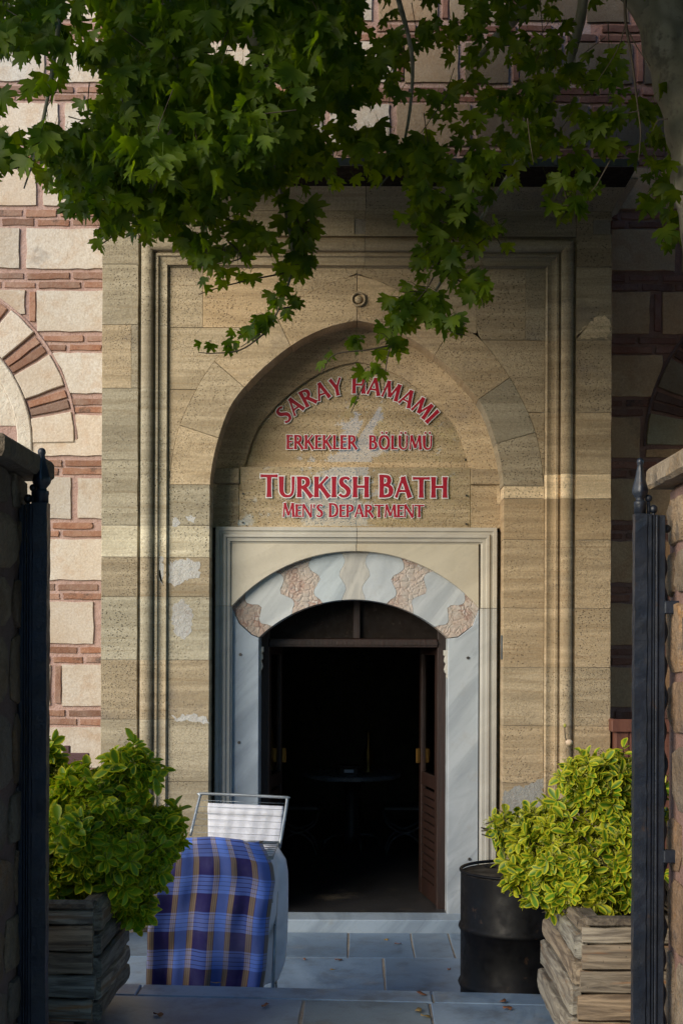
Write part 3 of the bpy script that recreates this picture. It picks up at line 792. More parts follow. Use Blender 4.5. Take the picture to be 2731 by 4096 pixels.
mb = MB(); mb.box((wx(838, YP), YN + .03, 0), (wx(880, YP), YT + .02, wz(2112, YP))); mb.build('reveal', M['trav'], por, False, tone(.95, .05)); mb = MB(); mb.box((wx(1968, YP), YN + .03, 0), (wx(2012, YP), YT + .02, wz(2112, YP))); mb.build('reveal', M['trav'], por, False, tone(.95, .05))
# cracked pale repairs and flaking whitewash on the left pier
def patch(pts, D, m, color=(1, 1, 1), r=.004):
    rr = random.Random(len(pts) * 7 + int(pts[0][0])); q = []
    for a, b in zip(pts, pts[1:] + pts[:1]):
        k = max(1, int(math.hypot(b[0]-a[0], b[1]-a[1]) / 9))
        for j in range(k): q.append((a[0] + (b[0]-a[0]) * j / k + rr.gauss(0, 4.5), a[1] + (b[1]-a[1]) * j / k + rr.gauss(0, 4.5)))
    pts = q
    prism('plaster_patch', ppx(pts, D), D - .0011, D + .01, m, por, .0004, color)
patch([(634, 2236), (652, 2230), (655, 2290), (650, 2350), (640, 2330), (632, 2280)], YP + .0275, M['patch'])
patch([(690, 2080), (712, 2074), (722, 2096), (704, 2114), (690, 2108)], YM, M['patch']); patch([(740, 2068), (760, 2062), (778, 2075), (770, 2092), (748, 2090)], YM, M['patch'])
patch([(690, 2420), (735, 2405), (770, 2440), (768, 2520), (740, 2560), (700, 2540), (686, 2480)], YM, M['patch'], (.85, .85, .85))
patch([(680, 2250), (760, 2238), (800, 2262), (792, 2310), (740, 2325), (700, 2350), (676, 2330)], YM, M['patch'])
patch([(690, 2870), (770, 2860), (832, 2874), (834, 2892), (760, 2886), (700, 2890)], YM, M['patch'])
patch([(738, 1845), (748, 1835), (756, 1860), (742, 1874)], YM, M['patch'])
patch([(2012, 3170), (2050, 3150), (2120, 3135), (2172, 3110), (2174, 3330), (2012, 3340)], YM, M['patch'], (.72, .70, .66))  # greyish lighter patch low on the right jamb
patch([(2300, 1350), (2345, 1290), (2400, 1255), (2432, 1275), (2437, 1330), (2425, 1352)], YP, M['trav'], tone(1.5, .08), .002)
# cornice, eave and lead roof
def cornice_piece(x0, x1, r0, r1, color):
    prof = [(0, 842), (.004, 838), (.018, 812), (.048, 786), (.09, 762), (.135, 744), (.150, 742), (.150, 736)]
    v = []; f = []
    for k, (p, y) in enumerate(prof):
        for e, r in ((x0, -p * r0), (x1, p * r1)): v.append((wx(e, YP) + r, YP - p, wz(y, YP)))
        # returns run back to the wall
        v.append((wx(x0, YP) - p * r0, YW, wz(y, YP))); v.append((wx(x1, YP) + p * r1, YW, wz(y, YP)))
    n = len(prof)
    for k in range(n - 1):
        a = k * 4; b = a + 4
        f.append((a, a+1, b+1, b)); f.append((a+2, a, b, b+2)); f.append((a+1, a+3, b+3, b+1))
    t = (n - 1) * 4; f.append((t, t+1, t+3, t+2)); f.append((0, 2, 3, 1))
    o = mesh('cornice_stone', v, f, M['trav'], por, False, color); smooth_by_angle(o, 30)
for a, b, c0 in ((405, 900, tone(.95)), (902, 1455, tone(1.1, .06)), (1457, 1960, tone(1.0, .04)), (1962, 2440, tone(.9, .03))):
    cornice_piece(a, b, 1 if a == 405 else 0, 1 if b == 2440 else 0, c0)
ez = wz(735, YP - .15) + .004
e0, e1 = wx(300, 8.9), wx(2535, 8.75)
v = [(e0, 8.72, ez), (e1, 8.72, ez), (e1, YW, ez), (e0, YW, ez), (e0, 8.72, ez + .035), (e1, 8.72, ez + .035), (e1, YW, ez + .30), (e0, YW, ez + .30)]
mesh('eave', v, [(0,3,2,1),(4,5,6,7),(0,1,5,4),(1,2,6,5),(2,3,7,6),(3,0,4,7)], M['panel'], house)
xs = [e0 + (e1 - e0) * k / 7 for k in range(8)]
for a, b in zip(xs, xs[1:]):
    mb = MB(); z0 = ez - .004
    a2, b2 = a - .01, b - .004
    mb.add([(a2, 8.70, z0), (b2, 8.70, z0), (b2, 8.70, z0 + .05), (a2, 8.70, z0 + .05), (a2, YW - .02, z0 + .325), (b2, YW - .02, z0 + .325), (a2, 8.715, z0), (b2, 8.715, z0)],
           [(0, 1, 2, 3), (3, 2, 5, 4), (6, 7, 1, 0)])
    mb.tube([(b2, 8.695, z0 + .005), (b2, 8.695, z0 + .052), (b2, 8.72, z0 + .068), (b2, YW - .02, z0 + .338)], .013, 6)
    mb.build('lead_sheet', M['lead'], house)

# --- marble door surround
DS = YP + .20                                    # its front plane
DO_L, DO_R = 1036, 1791
sur = node_empty('door_surround', house)
SPROF = [(0, .0), (14, .0), (16, .012), (26, .012), (30, -.004), (40, -.004), (43, .014), (56, .014), (58, .03), (64, .034)]
def surround_piece(side, a, b, color, m0=False, m1=False):
    L0, R0, T0 = 862, 1985, 2109
    v = []
    for end, mi in ((a, m0), (b, m1)):
        for t, d in SPROF + [(64, .11)]:
            if side == 'L': p = (L0 + t, T0 + t if mi else end)
            elif side == 'R': p = (R0 - t, T0 + t if mi else end)
            else: p = ((L0 + t if end == a else R0 - t) if mi else end, T0 + t)
            v.append((wx(p[0], DS), DS + d, wz(p[1], DS)))
        q = {'L': (L0, T0 if mi else end), 'R': (R0, T0 if mi else end), 'T': ((L0 if end == a else R0) if mi else end, T0)}[side]
        v.append((wx(q[0], DS), DS + .16, wz(q[1], DS)))
    n = len(SPROF) + 2; f = []
    for k in range(n - 2):
        q = (k, k+1, n+k+1, n+k); f.append(q if side == 'R' else q[::-1])
    q = (n-1, 0, n, 2*n-1); f.append(q if side == 'R' else q[::-1])
    o = mesh('frame_moulding', v, f, M['white_marble'], sur, False, color); smooth_by_angle(o, 30)
surround_piece('T', 862, 1424, (1, 1, .97), m0=True); surround_piece('T', 1426, 1985, (1.04, 1, .93), m1=True)
surround_piece('L', 2109, 2424, (.95, .95, .93), m0=True); surround_piece('R', 2109, 2430, (1.05, 1.0, .9), m0=True)
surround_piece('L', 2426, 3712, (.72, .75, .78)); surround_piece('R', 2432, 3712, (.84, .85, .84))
# arches of the doorway: extrados (edge of the spandrel) and intrados
def seg(xa, xb, ya, ytop, n=24):
    """segmental arch from (xa, ya) to (xb, ya) rising to ytop"""
    h = (xb - xa) / 2; s = ya - ytop; Rr = (h*h + s*s) / (2*s); c = (xa + xb) / 2; cyy = ytop + Rr
    a0 = math.asin(h / Rr)
    return [(c + Rr * math.sin(-a0 + 2*a0*k/n), cyy - Rr * math.cos(-a0 + 2*a0*k/n)) for k in range(n + 1)]
XOUT = seg(925, 1915, 2428, 2204, 28); XIN = seg(DO_L, DO_R, 2550, 2398, 28)
# spandrels: two white slabs meeting over the crown
for pts, col in (([(926, 2174)] + [(1424.0, 2174), (1424.0, 2204)] + [p for p in XOUT[::-1] if p[0] < 1420], (1, 1, .97)),
                 ([(1426.0, 2174)] + [(1914, 2174)] + [p for p in XOUT[::-1] if p[0] > 1421] + [(1426.0, 2204)], (1.03, 1, .92))):
    prism('spandrel', ppx(pts, DS), DS + .022, DS + .13, M['white_marble'], sur, .004, tuple(a * b for a, b in zip(col, (1.04, 1.0, .92))))
# joggled voussoirs
def lerp2(a, b, t): return (a[0] + (b[0] - a[0]) * t, a[1] + (b[1] - a[1]) * t)
def on(curve, t):
    k = min(len(curve) - 2, max(0, int(t * (len(curve) - 1)))); return lerp2(curve[k], curve[k+1], t * (len(curve) - 1) - k)
WAVE = [0, .75, 1.0, .55, -.35, -.55, .15, .85, .95, .25, -.2]
def joint(t, amp):
    """a wavy joint from extrados to intrados"""
    a = on(XOUT, t); b = on(XIN, t); d = Vector((b[0] - a[0], b[1] - a[1])); nn = Vector((-d.y, d.x)).normalized()
    out = []
    for k in range(23):
        s_ = k / 22; w = s_ * 10; i = min(9, int(w)); ww = WAVE[i] + (WAVE[i+1] - WAVE[i]) * (w - i)
        p = lerp2(a, b, s_); out.append((p[0] - nn.x * amp * ww, p[1] - nn.y * amp * ww))
    return out
TJ = [.075, .20, .345, .447, .553, .665, .79, .925]
AMP = [-26, 24, -24, 16, -16, 24, -24, 26]
DV = DS + .075
kinds = ['b', 'g', 'b', 'g', 'k', 'g', 'b', 'g', 'b']
edges = [None] + [joint(t, a) for t, a in zip(TJ, AMP)] + [None]
for i, kd in enumerate(kinds):
    t0 = TJ[i-1] if i > 0 else 0.0; t1 = TJ[i] if i < 8 else 1.0
    e0_ = edges[i] or [on(XOUT, 0), (960, 2495), (1010, 2540), on(XIN, 0)]; e1_ = edges[i+1] or [on(XOUT, 1), (1890, 2500), (1830, 2545), on(XIN, 1)]
    g_ = .35
    top = [on(XOUT, t0 + (t1 - t0) * k / 5) for k in range(1, 5)]; bot = [on(XIN, t1 - (t1 - t0) * k / 5) for k in range(1, 5)]
    pts = [(x + g_, y) for x, y in e0_[::-1]] + [(x, y - 3) for x, y in top] + [(x - g_, y) for x, y in e1_] + bot
    mm = {'b': M['breccia'], 'g': M['marble'], 'k': M['keystone']}[kd]
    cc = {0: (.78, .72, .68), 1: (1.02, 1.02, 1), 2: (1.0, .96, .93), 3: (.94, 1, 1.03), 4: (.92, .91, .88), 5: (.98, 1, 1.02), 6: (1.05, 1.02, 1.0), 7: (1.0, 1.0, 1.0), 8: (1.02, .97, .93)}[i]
    prism('voussoir', ppx(pts, DV), DV + (.002 if kd == 'b' else 0), DV + .24, mm, sur, .0012, cc)
# jambs: slabs of veined marble under the arch
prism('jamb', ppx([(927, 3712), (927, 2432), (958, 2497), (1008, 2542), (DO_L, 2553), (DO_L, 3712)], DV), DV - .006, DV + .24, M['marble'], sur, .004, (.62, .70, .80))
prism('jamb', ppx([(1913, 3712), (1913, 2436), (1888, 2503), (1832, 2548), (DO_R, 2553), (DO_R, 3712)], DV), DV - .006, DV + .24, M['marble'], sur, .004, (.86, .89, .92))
mbk = MB(); mbk.box((wx(870, DS), DS + .14, 0), (wx(DO_L - 4, DS), DV + .23, wz(2440, DS))); mbk.box((wx(DO_R + 4, DS), DS + .14, 0), (wx(1975, DS), DV + .23, wz(2440, DS)))
mbk.build('backing', M['joint'], sur)
# scalloped brackets at the springing
for s, x in ((1, DO_L), (-1, DO_R)):
    y0 = 2589 if s == 1 else 2600
    pr = [(0, 0), (15, 0), (15, 20), (9, 24), (12, 34), (13, 46), (6, 56), (10, 66), (13, 78), (9, 90), (3, 98), (5, 108), (0, 118)]
    prism('bracket', ppx([(x - s * 1, y0 + q) if p == 0 else (x + s * p, y0 + q) for p, q in pr], DV), DV + .03, DV + .12, M['white_marble'], sur, .003, (.9, .9, .88))
# drilled holes with metal plugs in the marble, and the small metal plate on the right reveal
for px, py in ((1871, 2630), (1880, 3435), (962, 2620), (958, 2972)):
    p = at(px, py, DV - .006); mb = MB(); mb.tube([(p.x, p.y + .02, p.z), (p.x, p.y - .006, p.z)], [.014, .011], 10); mb.build('metal_plug', M['screw'], sur)
mb = MB(); mb.box((wx(1990, YN), YN - .20, wz(2635, YN)), (wx(1990, YN) + .018, YN - .19, wz(2540, YN)), c=.003); mb.build('metal_plate', M['lead'], sur)
prism('threshold', rpx(1010, 1905, 3680, 3742, DS - .16), DS - .16, DS + .10, M['marble'], sur, .006, (.66, .76, .86))

# --- wooden door: frame, transom with two panes, two leaves folded back into the hall
dy = DV + .245
door = node_empty('door', house)
lx0, lx1 = wx(DO_L - 12, dy), wx(DO_R + 12, dy)
zt = wz(2560, dy)
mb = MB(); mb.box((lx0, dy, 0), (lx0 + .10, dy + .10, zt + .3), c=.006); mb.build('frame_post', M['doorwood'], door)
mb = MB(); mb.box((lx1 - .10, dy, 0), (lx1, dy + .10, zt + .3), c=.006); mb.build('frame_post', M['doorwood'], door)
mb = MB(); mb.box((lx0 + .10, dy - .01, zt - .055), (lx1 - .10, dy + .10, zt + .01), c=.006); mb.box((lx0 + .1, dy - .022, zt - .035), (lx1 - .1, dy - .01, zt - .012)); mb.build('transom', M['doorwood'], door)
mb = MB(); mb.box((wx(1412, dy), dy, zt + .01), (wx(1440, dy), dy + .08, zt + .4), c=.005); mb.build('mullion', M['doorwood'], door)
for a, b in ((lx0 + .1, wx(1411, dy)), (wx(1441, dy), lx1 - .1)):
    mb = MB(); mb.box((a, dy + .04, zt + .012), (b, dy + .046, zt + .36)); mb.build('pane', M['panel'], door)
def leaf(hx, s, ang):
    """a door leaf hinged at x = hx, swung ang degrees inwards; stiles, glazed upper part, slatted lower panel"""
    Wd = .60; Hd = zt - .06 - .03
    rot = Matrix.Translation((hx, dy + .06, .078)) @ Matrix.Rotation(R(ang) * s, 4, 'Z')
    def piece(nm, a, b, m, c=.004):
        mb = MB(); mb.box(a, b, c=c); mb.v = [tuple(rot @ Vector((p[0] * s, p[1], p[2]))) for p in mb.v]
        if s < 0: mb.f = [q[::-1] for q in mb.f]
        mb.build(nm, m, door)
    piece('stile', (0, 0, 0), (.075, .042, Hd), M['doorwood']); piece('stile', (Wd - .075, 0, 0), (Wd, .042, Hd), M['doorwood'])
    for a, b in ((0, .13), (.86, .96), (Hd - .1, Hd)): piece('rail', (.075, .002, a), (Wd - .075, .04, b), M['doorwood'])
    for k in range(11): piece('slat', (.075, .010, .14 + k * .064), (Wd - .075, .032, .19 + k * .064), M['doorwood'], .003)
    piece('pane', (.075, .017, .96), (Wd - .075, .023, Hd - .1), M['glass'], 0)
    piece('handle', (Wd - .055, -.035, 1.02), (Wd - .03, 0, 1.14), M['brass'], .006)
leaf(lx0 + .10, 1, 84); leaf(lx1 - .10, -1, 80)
# --- the hall behind the door
hy0, hy1 = YW + .02, 14.6
hall = MB(); zc = 4.2
q = [(-2.6, hy0, .05), (2.6, hy0, .05), (2.6, hy1, .05), (-2.6, hy1, .05), (-2.6, hy0, zc), (2.6, hy0, zc), (2.6, hy1, zc), (-2.6, hy1, zc)]
hall.add(q, [(4, 7, 6, 5), (2, 3, 7, 6), (1, 2, 6, 5), (3, 0, 4, 7)])
hall.box((-2.6, YW + .5, 0), (DO[0], YW + .52, zc)); hall.box((DO[1], YW + .5, 0), (2.6, YW + .52, zc)); hall.box((DO[0], YW + .5, wz(2080, YP)), (DO[1], YW + .52, zc))
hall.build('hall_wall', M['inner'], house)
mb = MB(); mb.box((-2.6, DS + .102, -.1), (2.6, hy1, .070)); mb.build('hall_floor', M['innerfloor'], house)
mb = MB(); mb.box((-7.5, YW + .5, 0), (7.5, YW + .6, 9)); 
mb = MB(); mb.box((-7.5, YW + .53, zc + .05), (7.5, 15.2, 9)); mb.box((-7.5, YW + .53, 0), (-2.7, 15.2, zc)); mb.box((2.7, YW + .53, 0), (7.5, 15.2, zc)); mb.box((-2.7, hy1 + .05, 0), (2.7, 15.2, zc)); mb.build('building_body', M['mortar'], house)
print('bricks', count_b)
# --- inside: round table, two stools, a brass vase in place of an orange glimmer and a box on the table
def hall_table():
    D = 12.6; c = Vector((wx(1408, D), D, .05))
    t = thing('round_table', 'round pedestal table standing in the dark hall behind the open door', 'table', c)
    zt_ = .80
    mb = MB(); mb.lathe([(.44, zt_ - .05), (.47, zt_ - .04), (.47, zt_ - .01), (.46, zt_)], (c.x, c.y, 0), 32); reparent(mb.build('tabletop', M['tabletop'], None, False), t)
    mb = MB(); mb.lathe([(.075, .12), (.085, .2), (.07, .3), (.07, zt_ - .2), (.11, zt_ - .1), (.20, zt_ - .052)], (c.x, c.y, 0), 16); reparent(mb.build('pedestal', M['blackmetal'], None, True), t)
    for k in range(4):
        a = R(20 + 90 * k); mb = MB()
        mb.tube([(c.x + .05 * math.cos(a), c.y + .05 * math.sin(a), .20), (c.x + .20 * math.cos(a), c.y + .20 * math.sin(a), .19), (c.x + .27 * math.cos(a), c.y + .27 * math.sin(a), .15), (c.x + .28 * math.cos(a), c.y + .28 * math.sin(a), .05)], .018, 8)
        reparent(mb.build('leg', M['blackmetal'], None, True), t)
    b = thing('wooden_box', 'small dark box standing on the round table in the hall', 'box', (c.x - .03, c.y - .1, zt_))
    mb = MB(); mb.box((c.x - .11, c.y - .18, zt_), (c.x + .06, c.y - .04, zt_ + .06), c=.006); reparent(mb.build('body', M['doorwood'], None), b)
    mb = MB(); mb.box((c.x - .115, c.y - .185, zt_ + .061), (c.x + .065, c.y - .035, zt_ + .082), c=.006); reparent(mb.build('lid', M['doorwood'], None), b)
    mb = MB(); mb.box((c.x - .07, c.y - .184, zt_ + .015), (c.x + .02, c.y - .181, zt_ + .045)); reparent(mb.build('plate', M['towel'], None), b)
    f = thing('brass_vase', 'slender brass vase put in for an orange glimmer on the round table in the dark hall', 'vase', (c.x + .16, c.y + .05, zt_))
    mb = MB(); mb.lathe([(.05, zt_), (.052, zt_ + .01), (.02, zt_ + .04), (.045, zt_ + .10), (.05, zt_ + .16), (.018, zt_ + .26), (.016, zt_ + .34), (.035, zt_ + .40), (.030, zt_ + .40)], (c.x + .16, c.y + .05, 0), 20)
    reparent(mb.build('body', M['brass'], None, True), f)
    for s in (-1, 1):
        sc_ = Vector((c.x + s * .50, c.y - .25, .05))
        st = thing('curved_stool', 'dark metal stool with crossed curved legs, %s of the round table in the hall' % ('left' if s < 0 else 'right'), 'stool', sc_, 'stools beside the hall table')
        mb = MB(); mb.box((sc_.x - .20, sc_.y - .18, .48), (sc_.x + .20, sc_.y + .18, .53), c=.015); reparent(mb.build('seat', M['blackmetal'], None), st)
        for e in (-1, 1):
            for q in (-1, 1):
                pts = [(sc_.x + q * .20, sc_.y + e * .16, .48), (sc_.x + q * .16, sc_.y + e * .16, .36), (sc_.x + q * .06, sc_.y + e * .16, .29), (sc_.x - q * .05, sc_.y + e * .16, .26), (sc_.x - q * .14, sc_.y + e * .16, .18), (sc_.x - q * .18, sc_.y + e * .16, .05)]
                mb = MB(); mb.tube(catmull(pts, 4), .014, 6); reparent(mb.build('leg', M['blackmetal'], None, True), st)
hall_table()

# ------------------------------------------------------------------ signs: clear acrylic sheets with cut letters
def bez(p, n=8): return catmull(p, n)
TK, TN = .20, .115
GLYPH = {
 'I': (.30, [([(.15, 0), (.15, 1)], TK)]),
 'T': (.80, [([(.40, 0), (.40, .98)], TK), ([(0.0, .93), (.80, .93)], TN)]),
 'E': (.54, [([(.13, 0), (.13, 1)], TK), ([(.05, .935), (.52, .935)], TN), ([(.1, .52), (.46, .52)], TN), ([(.05, .065), (.54, .065)], TN)]),
 'L': (.52, [([(.13, 0), (.13, 1)], TK), ([(.05, .065), (.52, .065)], TN)]),
 'H': (.80, [([(.13, 0), (.13, 1)], TK), ([(.67, 0), (.67, 1)], TK), ([(.1, .52), (.7, .52)], TN)]),
 'K': (.76, [([(.13, 0), (.13, 1)], TK), ([(.18, .45), (.66, 1)], TN), ([(.30, .58), (.72, 0)], TK)]),
 'N': (.84, [([(.09, 0), (.09, 1)], TN), ([(.08, 1), (.75, 0)], TK), ([(.75, 0), (.75, 1)], TN)]),
 'M': (1.0, [([(.08, 0), (.17, 1)], TN), ([(.17, 1), (.50, .12)], TK * .95), ([(.50, .12), (.81, 1)], TN), ([(.82, 1), (.90, 0)], TK)]),
 'A': (.80, [([(.06, 0), (.39, 1)], TN), ([(.38, 1), (.71, 0)], TK), ([(.2, .32), (.6, .32)], TN * .9)]),
 'Y': (.72, [([(.07, 1), (.36, .45)], TK), ([(.66, 1), (.37, .45)], TN), ([(.36, 0), (.36, .52)], TK)]),
 'U': (.80, [(bez([(.13, 1), (.13, .5), (.15, .25), (.26, .09), (.42, .05), (.57, .09), (.66, .25), (.68, .5), (.68, 1)], 4), (TK, TK, .2, .16, TN, TN, TN, TN, TN))]),
 'O': (.92, [(bez([(.46, .955), (.25, .88), (.13, .68), (.12, .5), (.13, .32), (.25, .12), (.46, .045), (.67, .12), (.79, .32), (.80, .5), (.79, .68), (.67, .88), (.46, .955)], 4), (TN, .2, TK, TK, TK, .2, TN, .2, TK, TK, TK, .2, TN))]),
 'D': (.82, [([(.13, 0), (.13, 1)], TK), (bez([(.05, .935), (.35, .935), (.58, .84), (.68, .66), (.70, .5), (.68, .34), (.58, .16), (.35, .065), (.05, .065)], 4), (TN, TN, .19, TK, TK, TK, .19, TN, TN))]),
 'P': (.66, [([(.13, 0), (.13, 1)], TK), (bez([(.05, .935), (.32, .935), (.49, .86), (.54, .71), (.49, .55), (.32, .46), (.1, .45)], 4), (TN, TN, .2, TK, .2, TN, TN))]),
 'R': (.76, [([(.13, 0), (.13, 1)], TK), (bez([(.05, .935), (.32, .935), (.48, .87), (.53, .73), (.48, .59), (.32, .51), (.1, .50)], 4), (TN, TN, .2, TK, .2, TN, TN)), ([(.33, .5), (.71, 0)], TK)]),
 'B': (.70, [([(.13, 0), (.13, 1)], TK), (bez([(.05, .935), (.30, .935), (.44, .88), (.48, .76), (.44, .63), (.30, .55), (.1, .55)], 4), (TN, TN, .18, .21, .18, TN, TN)), (bez([(.1, .55), (.34, .54), (.52, .46), (.57, .30), (.52, .14), (.34, .065), (.05, .065)], 4), (TN, TN, .18, .23, .18, TN, TN))]),
 'S': (.62, [(bez([(.52, .86), (.44, .93), (.32, .945), (.19, .89), (.14, .76), (.20, .62), (.33, .52), (.45, .40), (.49, .27), (.43, .12), (.29, .05), (.16, .07), (.06, .15)], 4), (TN, TN, TN, .17, .2, .22, TK, .22, .2, .17, TN, TN, TN))]),
 "'": (.24, [([(.10, .72), (.13, 1)], TN * 1.1)]),
}
GLYPH['Ö'] = GLYPH['O']; GLYPH['Ü'] = GLYPH['U']
def ribbon(path, w, flare, grow):
    p = [Vector(q) for q in path]
    if len(p) == 2: p = [p[0].lerp(p[1], k / 6) for k in range(7)]
    n = len(p)
    ww = [w[min(int(i * (len(w) - 1) / (n - 1) + .5), len(w) - 1)] if isinstance(w, (tuple, list)) else w for i in range(n)]
    if isinstance(w, (tuple, list)):
        ww = []
        for i in range(n):
            q = i * (len(w) - 1) / (n - 1); k = min(int(q), len(w) - 2); ww.append(w[k] + (w[k+1] - w[k]) * (q - k))
    closed = (p[0] - p[-1]).length < 1e-4
    v = []
    for i in range(n):
        if closed: t = (p[(i + 1) % n if i < n - 1 else 1] - p[i - 1 if i > 0 else n - 2]).normalized()
        else: t = (p[min(i+1, n-1)] - p[max(i-1, 0)]).normalized()
        s = i / (n - 1); fl = 1 + (flare * (abs(2*s - 1) ** 4) if not closed else 0)
        nn = Vector((-t.y, t.x)); h = ww[i] * .5 * fl + grow
        c = p[i] + (t * grow * (-1 if i == 0 else 1) if (not closed and i in (0, n - 1)) else Vector((0, 0)))
        v += [c + nn * h, c - nn * h]
    f = [(2*i, 2*i+1, 2*i+3, 2*i+2) for i in range(n - 1)]
    return v, f
def letter(ch, parent, place, y0, size, narrow=1.0):
    """place(u, w) -> world x, z of glyph coordinates; crimson face on a white edge"""
    mb = MB(); adv, st = GLYPH[ch]
    st = list(st)
    def put(grow, mi, lift):
        for i, (path, w) in enumerate(st):
            v, f = ribbon(path, w, .22, grow); y = y0 - lift - i * .00012
            vv = []
            for q in v:
                x, z = place(q.x * narrow, q.y); vv.append((x, y, z))
            mb.add(vv, f, mi)
        if ch in 'ÖÜ':
            for k, dx in enumerate((-.17, .17)):
                cxx = (.46 if ch == 'Ö' else .40) + dx; vv = []; rr = .085 + grow
                for a in range(12):
                    x, z = place((cxx + rr * math.cos(a * math.pi / 6)) * narrow, 1.17 + rr * math.sin(a * math.pi / 6)); vv.append((x, y0 - lift - .0001 * (6 + k), z))
                mb.add(vv, [tuple(range(12))[::-1]], mi)
    put(.046, 1, .0030); put(0.0, 0, .0046)
    o = mb.build('letter', [M['red'], M['edge']], parent)
    # faces towards the viewer
    me = o.data
    import bmesh
    bm = bmesh.new(); bm.from_mesh(me)
    for fc in bm.faces:
        if fc.normal.y > 0: fc.normal_flip()
    bm.to_mesh(me); bm.free()
    return o
def text_width(s, sp): return sum((.36 if c == ' ' else GLYPH[c][0]) + sp for c in s) - sp
def straight(s, parent, D, x0, x1, yb, ytop, sp=.03, big=()):
    H = (yb - ytop); w = text_width(s, sp); k = (x1 - x0) / w           # px per glyph unit across
    x = x0
    for i, ch in enumerate(s):
        if ch == ' ': x += (.36 + sp) * k; continue
        hh = H * (1.10 if i in big else 1.0)
        def place(u, q, x=x, hh=hh): return wx(x + u * k, D), wz(yb - q * hh, D)
        letter(ch, parent, place, D, H); x += (GLYPH[ch][0] + sp) * k
def arced(s, parent, D, cx_, cy_, Rad, a0, a1, H, sp=.03):
    w = text_width(s, sp); k = (a1 - a0) / w; a = a0
    for ch in s:
        if ch == ' ': a += (.36 + sp) * k; continue
        wd = GLYPH[ch][0]; am = a + wd * k / 2
        def place(u, q, am=am, wd=wd):
            lx = (u - wd / 2) * k * Rad; ly = Rad + q * H
            ca, sa = math.cos(am), math.sin(am)
            return wx(cx_ + lx * ca + ly * sa, D), wz(cy_ + lx * sa - ly * ca, D)
        letter(ch, parent, place, D, H); a += (wd + sp) * k
DU = YT - .010
sg = thing('arched_sign', 'clear arched acrylic sign with curved crimson lettering SARAY HAMAMI in the lunette', 'sign', at(1422, 1850, DU))
pl = [(957, 1848)] + [(AX + p[0] * .985, 1418 + (p[1] - 1412)) for p in fin2 if p[1] < 1840] + [(1882, 1848)]
reparent(prism('panel', ppx(pl, DU), DU, DU + .006, M['acrylic'], None, .001), sg)
arced('SARAY HAMAMI', sg, DU, 1425, 1960, 385, R(-47.5), R(47), 69, .035)
straight('ERKEKLER  BÖLÜMÜ', sg, DU, 1142, 1726, 1798, 1741, .06)
for px, py in ((972, 1832), (1858, 1836)):
    p = at(px, py, DU); mb = MB(); mb.tube([(p.x, p.y + .035, p.z), (p.x, p.y - .004, p.z)], [.008, .007], 10); mb.build('screw', M['screw'], sg)
DL = YN - .010
sg2 = thing('lower_sign', 'clear rectangular acrylic sign lettered TURKISH BATH above the marble doorway', 'sign', at(1415, 2100, DL))
reparent(prism('panel', rpx(950, 1882, 1868, 2104, DL), DL, DL + .006, M['acrylic'], None, .001), sg2)
straight('TURKISH BATH', sg2, DL, 1040, 1787, 1990, 1907, .045, (0, 8))
straight("MEN'S DEPARTMENT", sg2, DL, 1128, 1693, 2069, 2018, .03, (0, 6))
for px, py in ((970, 1976), (1862, 1980), (970, 2092), (1862, 2094)):
    p = at(px, py, DL); mb = MB(); mb.tube([(p.x, p.y + .035, p.z), (p.x, p.y - .004, p.z)], [.008, .007], 10); mb.build('screw', M['screw'], sg2)
for s_ in (sg, sg2):
    for o in s_.children:
        if o.matrix_parent_inverse == Matrix.Identity(4): o.matrix_parent_inverse = Matrix.Translation(-Vector(s_.location))

# ------------------------------------------------------------------ gate pillars, garden walls and iron gate posts
def blob(rnd, w, h, n=9, k=.18):
    out = []
    for i in range(n):
        a = 2 * math.pi * (i + rnd.uniform(-.2, .2)) / n
        c, s = math.cos(a), math.sin(a); sq = max(abs(c), abs(s)) ** .72
        out.append((w/2 * c / sq * rnd.uniform(1 - k, 1 + k * .3), h/2 * s / sq * rnd.uniform(1 - k, 1 + k * .3)))
    return out
def rough_stone(name, outline, origin, ux, uz, un, proud, m, parent, rnd, color):
    """an irregular pillow-faced stone set in a face: outline in the face's own axes"""
    n = len(outline); v = []; f = []
    for k, (sc, d) in enumerate(((1.0, -.06), (1.0, proud * .5), (.94, proud * .95), (.6, proud * 1.02))):
        for p in outline:
            j = rnd.uniform(-.006, .006) if k > 1 else 0
            v.append(origin + ux * (p[0] * sc) + uz * (p[1] * sc) + un * (d + j))
    v.append(origin + un * proud * 1.12)
    for r in range(3):
        for i in range(n): j = (i+1) % n; f.append((r*n+i, r*n+j, (r+1)*n+j, (r+1)*n+i))
    for i in range(n): f.append((3*n+i, 3*n+(i+1) % n, 4*n))
    if ux.cross(uz).dot(un) < 0: f = [q[::-1] for q in f]
    o = mesh(name, v, f, m, parent, False, color); return smooth_by_angle(o, 50)
